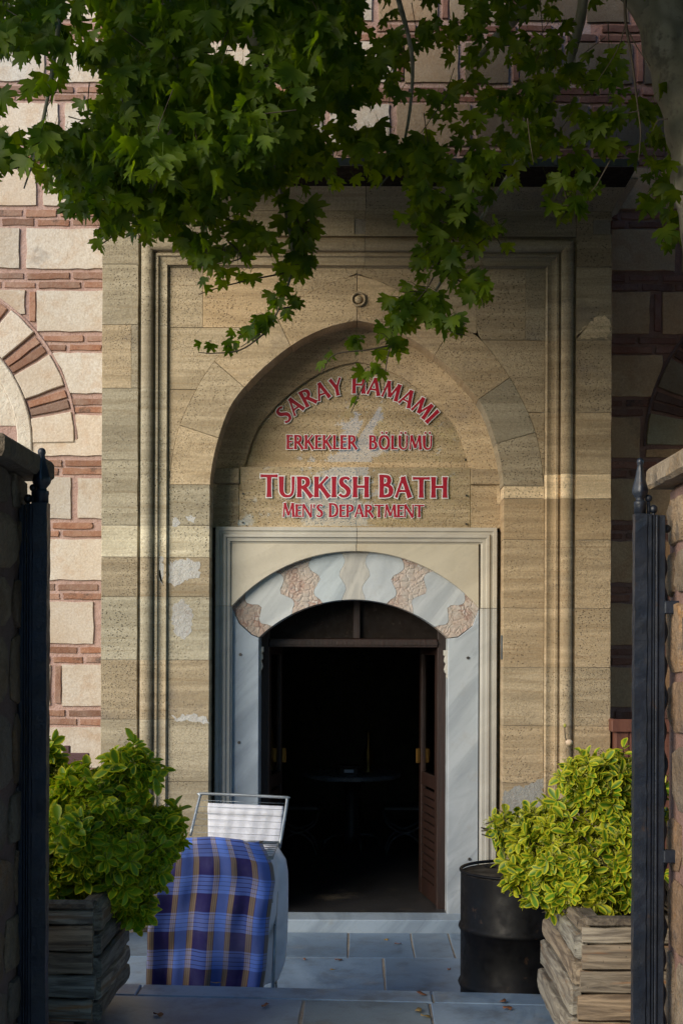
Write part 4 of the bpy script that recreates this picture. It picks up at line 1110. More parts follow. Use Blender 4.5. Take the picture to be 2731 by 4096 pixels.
def pillar(s, xin, xcap, y0, y1, zc0, zc1, label):
    """s = 1 right, -1 left; xin is the side face towards the path"""
    rnd = random.Random(31 + s)
    Wd = .72; x0, x1 = (xin, xin + Wd) if s > 0 else (xin - Wd, xin)
    t = thing('gate_pillar', label, 'pillar', ((x0 + x1) / 2, (y0 + y1) / 2, ZUP), 'stone pillars of the gateway')
    mb = MB(); mb.box((x0, y0, ZUP - .02), (x1, y1, zc0), c=.02); core_ = mb.build('core', M['mortar'], None, False, (.50, .44, .42) if s > 0 else (.26, .235, .23)); reparent(core_, t)  # left pillar's core and stones darkened: its shade is put into the colour
    def face(origin, ux, width, un):
        z = ZUP + .02
        while z < zc0 - .05:
            h = min(rnd.uniform(.16, .30), zc0 - z); x = .02
            while x < width - .05:
                w = min(rnd.uniform(.20, .38), width - x - .01)
                if w < .09: break
                ol = blob(rnd, w * 1.02, h * 1.0, 11, .13)
                col = rnd.choice([(1, 1, 1), (1.15, 1.0, .85), (.85, .85, .9), (1.2, 1.12, 1.0), (.95, .8, .7)])
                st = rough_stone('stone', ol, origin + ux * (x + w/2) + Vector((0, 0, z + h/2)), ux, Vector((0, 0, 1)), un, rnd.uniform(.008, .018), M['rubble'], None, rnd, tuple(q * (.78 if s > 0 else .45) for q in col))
                reparent(st, t); x += w + .025
            z += h + .02
    face(Vector((xin, y0 if s < 0 else y0, 0)), Vector((0, 1, 0)), y1 - y0, Vector((-s, 0, 0)))
    face(Vector((x0, y0, 0)), Vector((1, 0, 0)), Wd, Vector((0, -1, 0)))
    face(Vector((x0, y1, 0)), Vector((1, 0, 0)), Wd, Vector((0, 1, 0)))
    ov = abs(xcap - xin)
    capx = (xcap, x1 + ov) if s > 0 else (x0 - ov, xcap)
    # cap slab with a rough underside edge
    v = []; f = []; rows_ = [(0, zc0), (-.0, zc1 - .012), (.012, zc1)]
    per = []
    for (a, b) in (((capx[0], y0 - .06), (capx[1], y0 - .06)), ((capx[1], y0 - .06), (capx[1], y1 + .055)), ((capx[1], y1 + .055), (capx[0], y1 + .055)), ((capx[0], y1 + .055), (capx[0], y0 - .06))):
        for k in range(9): per.append((a[0] + (b[0] - a[0]) * k / 9, a[1] + (b[1] - a[1]) * k / 9))
    cxm, cym = (capx[0] + capx[1]) / 2, (y0 + y1) / 2
    n = len(per)
    for d, z in [(.014, zc0), (0, zc0 + .014)] + rows_[1:]:
        for x, y in per:
            l = math.hypot(x - cxm, y - cym)
            v.append((x + (cxm - x) * d / l + rnd.uniform(-.0015, .0015), y + (cym - y) * d / l + rnd.uniform(-.0015, .0015), z + (rnd.uniform(-.004, .003) if z < zc1 - .02 else 0)))
    for r in range(3):
        for i in range(n): j = (i+1) % n; f.append((r*n+i, r*n+j, (r+1)*n+j, (r+1)*n+i))
    f.append(tuple(range(3*n, 4*n))); f.append(tuple(range(n-1, -1, -1)))
    o = mesh('cap', v, f, M['rubble'], None, False, (1.0, 1.02, 1.0) if s > 0 else (.42, .43, .42)); reparent(o, t)  # left cap coloured darker for the shade on its side
    # the garden wall going off to the side, out of the picture
    g = thing('garden_wall', 'low rubble garden wall running away from the %s gate pillar' % ('right' if s > 0 else 'left'), 'wall', (s * 4, (y0 + y1) / 2, ZUP), 'garden walls beside the gateway')
    a, b = (x1, 7.0) if s > 0 else (-7.0, x0)
    mb = MB(); mb.box((a, y0 + .15, -.02), (b, y1 - .15, zc0 - 1.1)); reparent(mb.build('core', M['mortar'], None, False, (.62, .58, .55)), g)
    mb = MB(); mb.box((a, y0 + .08, zc0 - 1.098), (b, y1 - .08, zc0 - 1.03), c=.012); reparent(mb.build('coping', M['rubble'], None), g)
zc0, zc1 = wz(1953, 5.0), wz(1870, 5.0)
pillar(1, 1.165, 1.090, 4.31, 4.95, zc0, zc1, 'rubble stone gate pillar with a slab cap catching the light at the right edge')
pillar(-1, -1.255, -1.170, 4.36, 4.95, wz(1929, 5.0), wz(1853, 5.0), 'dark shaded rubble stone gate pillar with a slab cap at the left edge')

def gatepost(s, xb0, xb1, xp1, ytop_bar, ytop_plate, ftop, label):
    """an iron post beside the pillar: square bar with a finial, ridged plate, wavy edging, lugs into the pillar; pixels at DG"""
    DG = 4.8
    x = lambda p: wx(p, DG); t = thing('iron_gate_post', label, 'gate post', (x((xb0 + xb1) / 2), DG, ZUP), 'iron gate posts')
    add = lambda o: reparent(o, t)
    zb = wz(ytop_bar, DG); w = abs(x(xb1) - x(xb0)); xm = (x(xb0) + x(xb1)) / 2
    # square bar with hammered arrises
    rnd = random.Random(3 + s); v = []; f = []; m = 60
    for k in range(m + 1):
        z = ZUP + (zb - ZUP) * k / m
        for a, b in ((-1, -1), (1, -1), (1, 1), (-1, 1)):
            v.append((xm + a * w/2 + rnd.uniform(-.0016, .0016), DG + b * w/2 + rnd.uniform(-.0016, .0016), z))
    for k in range(m):
        for i in range(4): j = (i+1) % 4; f.append((k*4+i, k*4+j, k*4+4+j, k*4+4+i))
    f.append((m*4, m*4+1, m*4+2, m*4+3))
    add(mesh('bar', v, f, M['iron'], None))
    # ridged plate next to it
    zp = wz(ytop_plate, DG); mb = MB(); a0 = x(xb1 if s > 0 else xb0); a1 = x(xp1); nn = 4
    edges_ = [a0 + (a1 - a0) * q for q in (.02, .28, .46, .62, 1.0)]
    for k in range(4):
        lo, hi = sorted((edges_[k], edges_[k+1])); d = (.006, 0, .004, -.003)[k]
        mb.box((lo + .0008, DG - .012 - d, ZUP), (hi - .0008, DG + .02, zp - (.001 * k)), c=.0025)
    add(tag(mb.build('ridged_plate', M['iron'], None), kind='thing') if False else mb.build('ridged_plate', M['iron'], None))
    # wavy edging strip on the far side of the plate
    pts = []; zz = ZUP + .1
    while zz < zp - .12: pts.append((a1 + s * (.006 + .006 * math.sin(zz * 52) + .003 * math.sin(zz * 21)), DG + .03, zz)); zz += .012
    mb = MB(); mb.tube(pts, .007, 6); add(mb.build('wavy_edging', M['iron'], None, True))
    # lugs into the pillar
    for py in (2425, 3420 if s > 0 else 3176):
        mb = MB(); xa = a1 - s * .004; xb = xa + s * .13
        lo, hi = sorted((xa, xb)); z = wz(py, DG); mb.box((lo, DG - .018, z - .024), (hi, DG + .012, z + .024), c=.004); add(mb.build('lug', M['iron'], None))
    # finial and small balls
    H = (wz(ftop, DG) - zb); r = w / 2
    prof = [(.86, 0), (.86, .14), (1.0, .16), (1.02, .19), (.98, .22), (.72, .235), (.66, .27), (.80, .30), (1.12, .36), (1.20, .41), (1.10, .48), (.82, .60), (.60, .72), (.46, .82), (.42, .86), (.50, .885), (.56, .92), (.50, .96), (.30, .99), (.02, 1.0)]
    mod = lambda a, i: 1 + (.10 * math.cos(4 * a) if 7 <= i <= 13 else (.12 * abs(math.cos(2 * a)) if i < 2 else 0))
    mb = MB(); mb.lathe([(p * r * 1.02, z * H) for p, z in prof], (xm, DG, zb), 24, 0, mod); add(mb.build('finial', M['iron'], None, True))
    for dx, dy_, rr in ((.052, .02, .0165), (.034, .055, .014)):
        mb = MB(); px_ = xm + s * dx * 1.0; mb.sphere((px_, DG + .012, zp + dy_ - (0 if dy_ < .05 else -.005)), rr); mb.tube([(px_, DG + .012, zp - .01), (px_, DG + .012, zp + dy_ - rr * .6)], .007, 6)
        add(mb.build('ball', M['iron'], None, True))
    mb = MB(); mb.sphere((a1 + s * .012, DG + .03, zp - .05), .016); add(mb.build('ball', M['iron'], None, True))
gatepost(1, 2531, 2580, 2657, 2052, 2053, 1826, 'tall blue black iron gate post with a finial beside the lit right pillar')
gatepost(-1, 137, 194, 76, 2018, 2020, 1796, 'tall black iron gate post with a finial beside the dark left pillar')

# ------------------------------------------------------------------ planters
def plank_mesh(rnd, L, H, Tn, taper=0):
    """a rough half-log board, length along x, height z, front face at -y, origin at its lower left back corner"""
    n = 10; v = []; f = []
    top = [H + rnd.uniform(-.006, .003) for _ in range(n + 1)]; bot = [rnd.uniform(-.003, .006) for _ in range(n + 1)]
    for k in range(n + 1):
        x = L * k / n + (rnd.uniform(-.008, .008) if k in (0, n) else 0); b = rnd.uniform(-.004, .004); h0, h1 = bot[k], top[k]
        for z, y in ((h0 + .002, 0), (h0, -Tn * .7), (h0 + .007, -Tn * .97), (h0 + (h1 - h0) * .35, -Tn - b - .002), (h0 + (h1 - h0) * .68, -Tn - b - .001), (h1 - .007, -Tn * .97), (h1, -Tn * .7), (h1 - .002, 0)):
            v.append((x, y, z))
    m = 8
    for k in range(n):
        for i in range(m): j = (i+1) % m; f.append((k*m+i, k*m+m+i, k*m+m+j, k*m+j)[::-1])
    f.append(tuple(range(m))[::-1]); f.append(tuple(n*m + i for i in range(m)))
    return v, f
def planter(xa, xb, ya, yb, H, label, seed, front_split, side, skew=0.0):
    """xa/xb left and right, ya/yb front and back; side: which side face looks at the path (-1 left, 1 right)"""
    rnd = random.Random(seed); z0 = ZUP + .075
    t = thing('log_planter', label, 'planter', ((xa + xb)/2, (ya + yb)/2, ZUP), 'rustic log planters')
    add = lambda o: reparent(o, t)
    mb = MB(); mb.box((xa + .05, ya + .05, z0), (xb - .05, yb - .05, z0 + H - .10)); add(mb.build('soil', M['soil'], None))
    mb = MB()
    for a, b in (((xa + .03, ya + .03), (xb - .03, ya + .05)), ((xa + .03, yb - .05), (xb - .03, yb - .03)), ((xa + .03, ya + .05), (xa + .05, yb - .05)), ((xb - .05, ya + .05), (xb - .03, yb - .05))): mb.box((*a, z0), (*b, z0 + H - .03))
    add(tag(mb.build('liner', M['soil'], None)))
    hs = []; z = 0
    while z < H - .06: h = rnd.uniform(.088, .112); hs.append((z, min(h, H - .035 - z))); z += h + .003
    for z, h in hs:                                     # front and back boards
        if h < .03: continue
        fl = skew * (H - z)
        v, f = plank_mesh(rnd, (xb - xa) + fl, h, .045); col = shade(rnd, .7, 1.2, .12)
        add(mesh('plank', [(xa - fl + p[0], ya + .04 + p[1], z0 + z + p[2]) for p in v], f, M['plank'], None, False, col))
        v, f = plank_mesh(rnd, xb - xa, h, .045)
        add(mesh('plank', [(xb - p[0], yb - .04 - p[1], z0 + z + p[2]) for p in v], f, M['plank'], None, False, col))
    n_side = 0
    for sd in (-1, 1):
        z = 0; 
        while z < H - .04:
            h = rnd.uniform(.075, .125); h = min(h, H - z)
            fl = skew * (H - z) if sd == -1 else 0
            v, f = plank_mesh(rnd, yb - ya - .03, h - .002, .05 if sd == side else .035); bulge = rnd.uniform(-.012, .016)
            L_ = yb - ya - .03
            if sd > 0: vv = [(xb - .02 - p[1] + bulge * math.sin(math.pi * min(1, max(0, p[0] / L_))), ya + .015 + p[0] + rnd.uniform(0, .01), z0 + z + p[2]) for p in v]; ff = f
            else: vv = [(xa + .02 + p[1] - bulge * math.sin(math.pi * min(1, max(0, p[0] / L_))) - fl, yb - .015 - p[0] + rnd.uniform(0, .01), z0 + z + p[2]) for p in v]; ff = f
            add(mesh('plank', vv, ff, M['plank_side'], None, False, shade(rnd, .62, 1.15, .10))); z += h + .007
    for a, b in (((xa - .005, ya - .012), (xb + .005, ya + .055)), ((xa - .005, yb - .055), (xb + .005, yb + .012)), ((xa - .012, ya + .056), (xa + .055, yb - .056)), ((xb - .055, ya + .056), (xb + .012, yb - .056))):
        mb = MB(); mb.box((*a, z0 + H - .030), (*b, z0 + H), c=.006); add(mb.build('rim', M['plank_side'], None, False, (.55, .52, .5)))
    for x_ in (xa + .07, xb - .07):
        for y_ in (ya + .08, yb - .03):
            mb = MB(); mb.lathe([(.055, 0), (.056, .008), (.036, .018), (.028, .024), (.028, .075)], (x_ if y_ < yb - .05 else x_ + .05 * (-1 if x_ > (xa + xb) / 2 else -1), y_, ZUP), 14); add(mb.build('foot', M['lead'], None, True))
    return t, z0 + H
p1, zt1 = planter(-2.0, -1.10, 5.42, 6.12, .50, 'weathered log planter in shade beside the left gate post, under the green shrub', 41, None, 1)
p2, zt2 = planter(.895, 1.75, 5.14, 5.98, .50, 'pale weathered log planter beside the right gate post, under the gold edged shrub', 43, None, -1, .10)

# ------------------------------------------------------------------ leaves
def leaf_set(variants, nv_extra=None): pass
def plane_leaf(rnd):
    half = [(0, 1.0), (.06, .86), (.135, .85), (.125, .72), (.20, .67), (.155, .52), (.29, .60), (.40, .74), (.54, .80), (.50, .66), (.58, .58), (.46, .48), (.37, .37), (.52, .38), (.66, .33), (.57, .24), (.56, .13), (.40, .11), (.19, .04), (.0, .09)]
    ol = [(x * rnd.uniform(.92, 1.08), y + rnd.uniform(-.02, .02)) for x, y in half] + [(-x * rnd.uniform(.92, 1.08), y + rnd.uniform(-.02, .02)) for x, y in half[-2:0:-1]]
    fold, droop, curl = rnd.uniform(.05, .55), rnd.uniform(.0, .7), rnd.uniform(-.35, .3)
    z = lambda x, y: fold * abs(x) - droop * y * y * .8 + curl * x * x
    mid = [(0, .22), (0, .42), (0, .68)]
    pts = ol + mid; n = len(ol); half_n = len(half)
    # midrib splits the blade into two fans
    v = [Vector((x, y, z(x, y))) for x, y in pts]; f = []
    m0, m1, m2 = n, n + 1, n + 2
    def fan(side):                                        # indices along one half from tip to base
        ids = list(range(0, half_n)) if side > 0 else [0] + list(range(n - 1, half_n - 2, -1))
        out = []
        for a, b in zip(ids, ids[1:]):
            ya = (pts[a][1] + pts[b][1]) / 2; k = ids.index(a)
            c = m2 if k < 4 else (m1 if k < 10 else m0)
            out.append((a, b, c))
        out += [(ids[4], m1, m2), (ids[10], m0, m1)]
        return [q if side < 0 else q[::-1] for q in out]
    f = fan(1) + fan(-1)
    # stalk
    s = len(v); w = .012
    v += [Vector((-w, .09, 0)), Vector((w, .09, 0)), Vector((w, -.42, .10)), Vector((-w, -.42, .10))]; f.append((s, s+1, s+2, s+3))
    return v, f, None
def shrub_leaf(rnd):
    L = 1.0; Wd = rnd.uniform(.40, .52); rows_ = [0, .14, .36, .62, .84, 1.0]; wd = [.05, .45, .85, 1.0, .70, .06]
    cup, bend = rnd.uniform(.08, .30), rnd.uniform(-.1, .45); v = []; rim = []
    for y, w in zip(rows_, wd):
        for k, u in enumerate((-1, -.62, 0, .62, 1)):
            x = u * w * Wd / 2; v.append(Vector((x, y, cup * abs(u) * w * .5 - bend * y * y * .5)))
            rim.append(max({0: 0, 1: .42, 2: 1}[int(round(abs(u) / .5)) if abs(u) != .62 else 1], 1.0 if y == 1 else 0))
    f = []
    for r in range(len(rows_) - 1):
        for k in range(4): f.append((r*5+k, r*5+k+1, r*5+6+k, r*5+5+k))
    return v, f, rim
class LeafMill:
    """shared leaf meshes; place() collects, emit() makes the nearest ones objects and joins the rest"""
    def __init__(s, name, maker, mat_, n=7, seed=1):
        s.name = name; s.mat = mat_; rnd = random.Random(seed); s.src = [maker(rnd) for _ in range(n)]; s.me = []; s.rec = []
        for v, f, rim in s.src:
            me = bpy.data.meshes.new(name); me.from_pydata([tuple(p) for p in v], [], f); me.materials.append(mat_)
            me.polygons.foreach_set('use_smooth', [True] * len(me.polygons))
            if rim: a = me.attributes.new('rim', 'FLOAT', 'POINT'); a.data.foreach_set('value', rim)
            me.update(); s.me.append(me)
    def place(s, rnd, p, tip, nrm, size, score):
        """tip: direction of the leaf's tip; nrm: rough direction its face looks; score: higher = made an object first"""
        y = Vector(tip).normalized(); z = Vector(nrm); z = (z - y * z.dot(y))
        if z.length < 1e-3: z = Vector((.3, -.5, .8)); z = z - y * z.dot(y)
        z.normalize(); x = y.cross(z)
        m = Matrix((x, y, z)).transposed().to_4x4() @ Matrix.Scale(size, 4); m.translation = p
        s.rec.append((score, rnd.randrange(len(s.src)), m))
    def emit(s, parent, nobj, rest_name):
        s.rec.sort(key=lambda q: -q[0])
        inv = Matrix.Translation(-Vector(parent.location))
        for sc, k, m in s.rec[:nobj]:
            o = bpy.data.objects.new(s.name, s.me[k]); COL.objects.link(o); o.parent = parent; o.matrix_parent_inverse = inv; o.matrix_world = m
            o.matrix_basis = m
        V, Fv, Fs, RM = [], [], [], []; base = 0
        for sc, k, m in s.rec[nobj:]:
            v, f, rim = s.src[k]; A = np.array([tuple(p) for p in v]); mm = np.array(m)
            V.append(A @ mm[:3, :3].T + mm[:3, 3]); 
            for q in f: Fv += [i + base for i in q]; Fs.append(len(q))
            if rim: RM += rim
            base += len(v)
        if not V: return
        V = np.concatenate(V); me = bpy.data.meshes.new(rest_name)
        me.vertices.add(len(V)); me.vertices.foreach_set('co', V.ravel()); me.loops.add(len(Fv)); me.loops.foreach_set('vertex_index', Fv)
        me.polygons.add(len(Fs)); st = np.concatenate(([0], np.cumsum(Fs)[:-1])); me.polygons.foreach_set('loop_start', st)
        me.update(calc_edges=True); me.validate(); me.polygons.foreach_set('use_smooth', [True] * len(me.polygons))
        if RM: a = me.attributes.new('rim', 'FLOAT', 'POINT'); a.data.foreach_set('value', RM)
        me.materials.append(s.mat); o = link(rest_name, me, parent); o.matrix_parent_inverse = inv; o['kind'] = 'stuff'
        print(rest_name, len(s.rec), 'leaves,', len(Fs), 'faces')

# ------------------------------------------------------------------ shrubs
def rdir(rnd):
    while True:
        v = Vector((rnd.uniform(-1, 1), rnd.uniform(-1, 1), rnd.uniform(-1, 1)))
        if .05 < v.length < 1: return v.normalized()
def shrub(label, D, foot, blobs, mill, seed, size, dens, group):
    rnd = random.Random(seed); t = thing('shrub', label, 'shrub', foot, group); stems = MB(); buds = MB()
    s = D / F
    for (px, py, rx, ry, dd) in blobs:
        c = at(px, py, D + dd); ax, az = rx * (D + dd) / F, ry * (D + dd) / F; ay = (ax + az) / 2 * .9
        n = int(dens * (rx * ry) / 10000)
        # stems to this clump
        for k in range(max(2, n // 14)):
            d = rdir(rnd); e = c + Vector((d.x * ax, d.y * ay, abs(d.z) * az)) * .75
            b = Vector(foot) + Vector((rnd.uniform(-.12, .12), rnd.uniform(-.12, .12), 0)); mid_ = b.lerp(e, .5) + rdir(rnd) * .05
            stems.tube([b, mid_, e], [.007, .005, .002], 5, caps=False)
        for k in range(n):
            d = rdir(rnd); rad = rnd.uniform(.45, 1.0) ** .45
            if d.y > .55 and rnd.random() < .6: d.y = -d.y
            lump = .76 + .55 * mnoise.noise(d * 2.1 + Vector((seed, px * .01, py * .01)))
            if rnd.random() < .07: lump *= rnd.uniform(1.12, 1.35)
            p = c + Vector((d.x * ax, d.y * ay, d.z * az)) * (rad * lump)
            out = (Vector((d.x / ax, d.y / ay, d.z / az)).normalized() * .8 + Vector((0, -.25, .55)) + rdir(rnd) * .55).normalized()
            a = out.cross(Vector((.3, .2, .9))).normalized(); b = out.cross(a); m = rnd.randint(5, 8); ph = rnd.uniform(0, 6.28)
            stems.tube([p - out * .09, p], [.003, .0015], 4, caps=False)
            for q in range(m):
                an = ph + q * 2.4; op = rnd.uniform(.55, 1.25)
                tip = (out * (1.15 - op * .75) + (a * math.cos(an) + b * math.sin(an)) * op + Vector((0, 0, -.18)))
                nrm = out * .9 - (a * math.cos(an) + b * math.sin(an)) * (.35) + rdir(rnd) * .3
                pp = p - out * rnd.uniform(0, .05)
                mill.place(rnd, pp, tip, nrm, size * rnd.uniform(.55, 1.2), rad * 2 - d.y * 1.5 + rnd.uniform(0, .4))
            if rnd.random() < .3 and rad > .8:
                for q in range(7):
                    o_ = p + out * .035 + rdir(rnd) * .014; buds.tube([p, o_], .0006, 3, caps=False); buds.lathe([(.0005, -.002), (.0028, 0), (.0005, .003)], tuple(o_), 5)
    o = stems.build('stems', M['stem'], None, True); reparent(o, t); o['kind'] = 'stuff'
    if buds.v: o = buds.build('flower_buds', M['bud'], None); reparent(o, t); o['kind'] = 'stuff'
    mill.emit(t, 300, 'leaves')
mill1 = LeafMill('leaf', shrub_leaf, M['shrub_dark'], 6, 2)
shrub('bushy glossy green shrub growing from the shaded left planter', 5.75, (-1.45, 5.77, zt1 - .1),
      [(390, 3330, 270, 330, .0), (300, 3160, 120, 100, -.05), (530, 3090, 130, 130, .0), (640, 3330, 115, 130, .05), (600, 3430, 120, 150, .05), (220, 3450, 180, 190, -.05), (550, 3600, 75, 110, .1), (420, 3540, 190, 110, .0), (195, 3040, 50, 110, 0), (150, 3300, 120, 300, .1)],
      mill1, 3, .074, 54, 'shrubs in the log planters')
mill2 = LeafMill('leaf', shrub_leaf, M['shrub_gold'], 6, 4)
shrub('rounded shrub with gold edged leaves growing from the right planter', 5.55, (1.30, 5.56, zt2 - .1),
      [(2290, 3430, 240, 210, .0), (2420, 3150, 150, 170, .05), (2330, 3120, 110, 120, .0), (2100, 3330, 110, 130, .1), (2110, 3480, 110, 130, .05), (2350, 3560, 180, 110, -.1), (2500, 3420, 150, 230, -.05), (2200, 3300, 120, 120, .05), (2560, 3150, 120, 170, .1), (2260, 3560, 110, 80, 0), (2000, 3290, 30, 90, .1)],
      mill2, 9, .063, 62, 'shrubs in the log planters')
# dry rose sprig standing over the gold shrub
t = thing('dry_flower_stem', 'thin dry flower stem with a faded rose standing above the gold edged shrub', 'flower', at(2275, 3060, 5.6))
mb = MB(); pts = [at(2290, 3120, 5.6), at(2283, 3000, 5.6), at(2262, 2950, 5.6), at(2258, 2905, 5.6)]; mb.tube(catmull(pts, 4), .0025, 5); reparent(mb.build('stem', M['stem'], None, True), t)
mb = MB(); p = at(2276, 2968, 5.59); mb.lathe([(.004, -.014), (.014, -.004), (.016, .006), (.010, .013), (.002, .015)], tuple(p), 9, 0, lambda a, i: 1 + .18 * math.cos(5 * a + i)); reparent(mb.build('flower', flat('faded rose', (.55, .42, .30), .8), None, True), t)
mb = MB(); p = at(2259, 2900, 5.6); mb.lathe([(.002, -.008), (.007, -.002), (.006, .006), (.001, .010)], tuple(p), 7); reparent(mb.build('bud', M['bud'], None, True), t)

# ------------------------------------------------------------------ oil drum
dc = (wx(2070, 6.74), 6.76, 0.0); t = thing('oil_drum', 'black steel oil drum standing below the step at the right of the doorway', 'drum', dc)
r = .288
mb = MB(); prof = [(r - .004, 0), (r + .003, .004), (r + .003, .018), (r - .002, .024)]
for zc_ in (.295, .585):
    prof += [(r, zc_ - .022), (r + .007, zc_ - .012), (r + .0115, zc_), (r + .007, zc_ + .012), (r, zc_ + .022)]
prof += [(r, .855), (r - .001, .862)]
mb.lathe(prof, dc, 64); reparent(smooth_by_angle(mb.build('body', M['drum'], None, True), 50), t)
mb = MB(); mb.lathe([(r - .012, .856), (r - .012, .8561)], dc, 64); reparent(mb.build('lid', M['lid'], None), t)
mb = MB(); mb.tube([(dc[0] + (r - .001) * math.cos(a), dc[1] + (r - .001) * math.sin(a), .874) for a in [2 * math.pi * k / 64 for k in range(65)]], .0085, 8, caps=False); reparent(mb.build('rim', M['drum'], None, True), t)
for a, rr in ((2.2, .030), (5.3, .018)):
    mb = MB(); mb.lathe([(rr, .8562), (rr, .866), (rr * .8, .868)], (dc[0] + .2 * math.cos(a), dc[1] + .2 * math.sin(a), 0), 14); reparent(mb.build('bung', M['drum'], None), t)

# ------------------------------------------------------------------ drying rack with its washing
DR = 7.45
t = thing('drying_rack', 'metal tube clothes drying rack standing left of the open doorway', 'drying rack', (wx(930, DR), DR, 0))
add = lambda o: reparent(o, t)
wing = [at(765, 3345, DR), at(800, 3200, DR + .12), at(806, 3186, DR + .13), at(822, 3177, DR + .135), at(1132, 3190, DR + .10), at(1144, 3195, DR + .10), at(1150, 3210, DR + .09), at(1121, 3392, DR - .04)]
mb = MB(); mb.tube(catmull(wing, 5), .0085, 8); add(mb.build('wing_frame', M['steel'], None, True))
for k, (ya, yb, xa, xb) in enumerate(((3203, 3215, 801, 1142), (3228, 3240, 793, 1138), (3253, 3267, 787, 1134), (3277, 3291, 781, 1130), (3304, 3318, 774, 1126), (3330, 3344, 768, 1122), (3352, 3368, 762, 1121))):
    f_ = (3380 - ya) / 200.0; mb = MB(); mb.tube([at(xa, ya, DR + .13 * f_), at(xb, yb, DR - .03 + .12 * f_)], .0014, 5); add(mb.build('wire', M['steel'], None, True))
zr = wz(3372, DR); xl, xr = wx(735, DR), wx(1118, DR)
mb = MB()
fr = [(xl, 6.92, zr), (xr, 6.92, zr), (xr, DR, zr), (xl, DR, zr), (xl, 6.92, zr)]
mb.tube(fr, .009, 8, caps=False); add(mb.build('table_frame', M['steel'], None, True))
for k in range(6):
    y_ = 6.98 + k * .075; mb = MB(); mb.tube([(xl, y_, zr), (xr, y_, zr)], .0022, 5); add(mb.build('wire', M['steel'], None, True))
for x_ in (xl + .02, xr - .02):
    mb = MB(); mb.tube([(x_, 6.95, zr), (x_, 7.6, .01)], .009, 8); add(mb.build('leg', M['steel'], None, True))
    mb = MB(); mb.tube([(x_ + .02, DR - .03, zr), (x_ + .02, 6.86, .01)], .009, 8); add(mb.build('leg', M['steel'], None, True))
def sheetmesh(name, label, cat, fn, nu, nv, m, uvs, thick=.003):
    v = []; uv = []
    for j in range(nv + 1):
        for i in range(nu + 1):
            p, q = fn(i / nu, j / nv); v.append(p); uv.append(q)
    f = [(j*(nu+1)+i, j*(nu+1)+i+1, (j+1)*(nu+1)+i+1, (j+1)*(nu+1)+i) for j in range(nv) for i in range(nu)]
    # centre origin at the cloth's middle
    o = mesh(name, v, f, m, None, True, None, None, uv); tag(o, label, cat)
    md = o.modifiers.new('thickness', 'SOLIDIFY'); md.thickness = thick; md.offset = 0
    return o
def interp(tbl, t):
    for (a, x), (b, y) in zip(tbl, tbl[1:]):
        if a <= t <= b: return x + (y - x) * (t - a) / (b - a)
    return tbl[-1][1]
DC = 6.86
def plaid_fn(u, v):
    # v from the fold on the rack (0) down to the hem (1); a flap lies back on the rack for v < .08
    if v < .10:
        w = 1 - v / .10; px = 640 + (1048 - 640) * u; y = DC + .016 + .012 * w + max(0, (u - .80) / .20) ** 2 * .10 
        return (wx(px, DC), y, wz(3350 + 10 * u, DC) + .004 - .24 * w), (u * .70, -.24 * w)
    w = (v - .10) / .90
    lx = interp([(0, 640), (.25, 620), (.6, 596), (1, 586)], w); rx = interp([(0, 1046), (.05, 1066), (.14, 1092), (.24, 1100), (.34, 1090), (.5, 1077), (.62, 1073), (.8, 1064), (1, 1044)], w)
    fold = .006 * mnoise.noise(Vector((u * 9, w * 5, 3))) * 2 + .004 * math.sin(w * 23 + u * 5) * (.3 + w) * .6 + (.026 * math.sin(u * 13 + .8 * w + .6) + .014 * math.sin(u * 27 - 1.3 * w + 2)) * (w ** .6) + .012 * math.sin(u * 6 + 5 * w) * min(1, w * 3)
    edge = max(0, (u - .80) / .20); y = DC - .015 - fold + edge * edge * (.10 - .06 * w) + .02 * w
    k = DC / max(y, .1)
    z0_ = wz(3350 + 10 * u, DC); drop = .84 * w; rnd_ = .012 * (1 - math.exp(-w * 60))
    z = z0_ - drop - edge * .035 * (1 - w) - .006 * math.sin(u * 9)
    # fold over the wire
    if w < .03: y += .026 * (1 - w / .03)
    px = lx + (rx - lx) * u + 5 * math.sin(u * 13 + 1.2) * w
    return (wx(px, DC), y, z), (u * .70, drop)
pc = sheetmesh('plaid_cloth', 'blue and purple plaid cotton cloth with tan stripes hanging over the drying rack', 'cloth', plaid_fn, 70, 90, M['plaid'], True, .002)
def towel_fn(u, v):
    # over the third wire of the raised wing: short back flap, long front
    lx = interp([(0, 825), (.3, 826), (1, 836)], v); rx = interp([(0, 1132), (.3, 1131), (1, 1118)], v); px = lx + (rx - lx) * u
    y0_ = 3226 + 12 * u
    if v < .2:
        w = 1 - v / .2; return (wx(px, DR), DR + .11 + .02 * (1 - w) + .012 * w - .012 + .035, wz(y0_ + 150 * w * .6, DR) + .004), (u, v)
    w = (v - .2) / .8; py = y0_ + w * 185
    y = DR + .115 - .105 * w - .016 * math.exp(-((w - .12) / .08) ** 2) + .004 * math.sin(u * 15 + 1 + 2 * w) * w + .002 * math.sin(u * 37 + 4 * w)
    return (wx(px, DR), y, wz(py, DR)), (u, v)
sheetmesh('white_towel', 'white towel folded over the wires of the raised rack wing', 'towel', towel_fn, 36, 40, M['towel'], True, .008)
DS2 = 7.12
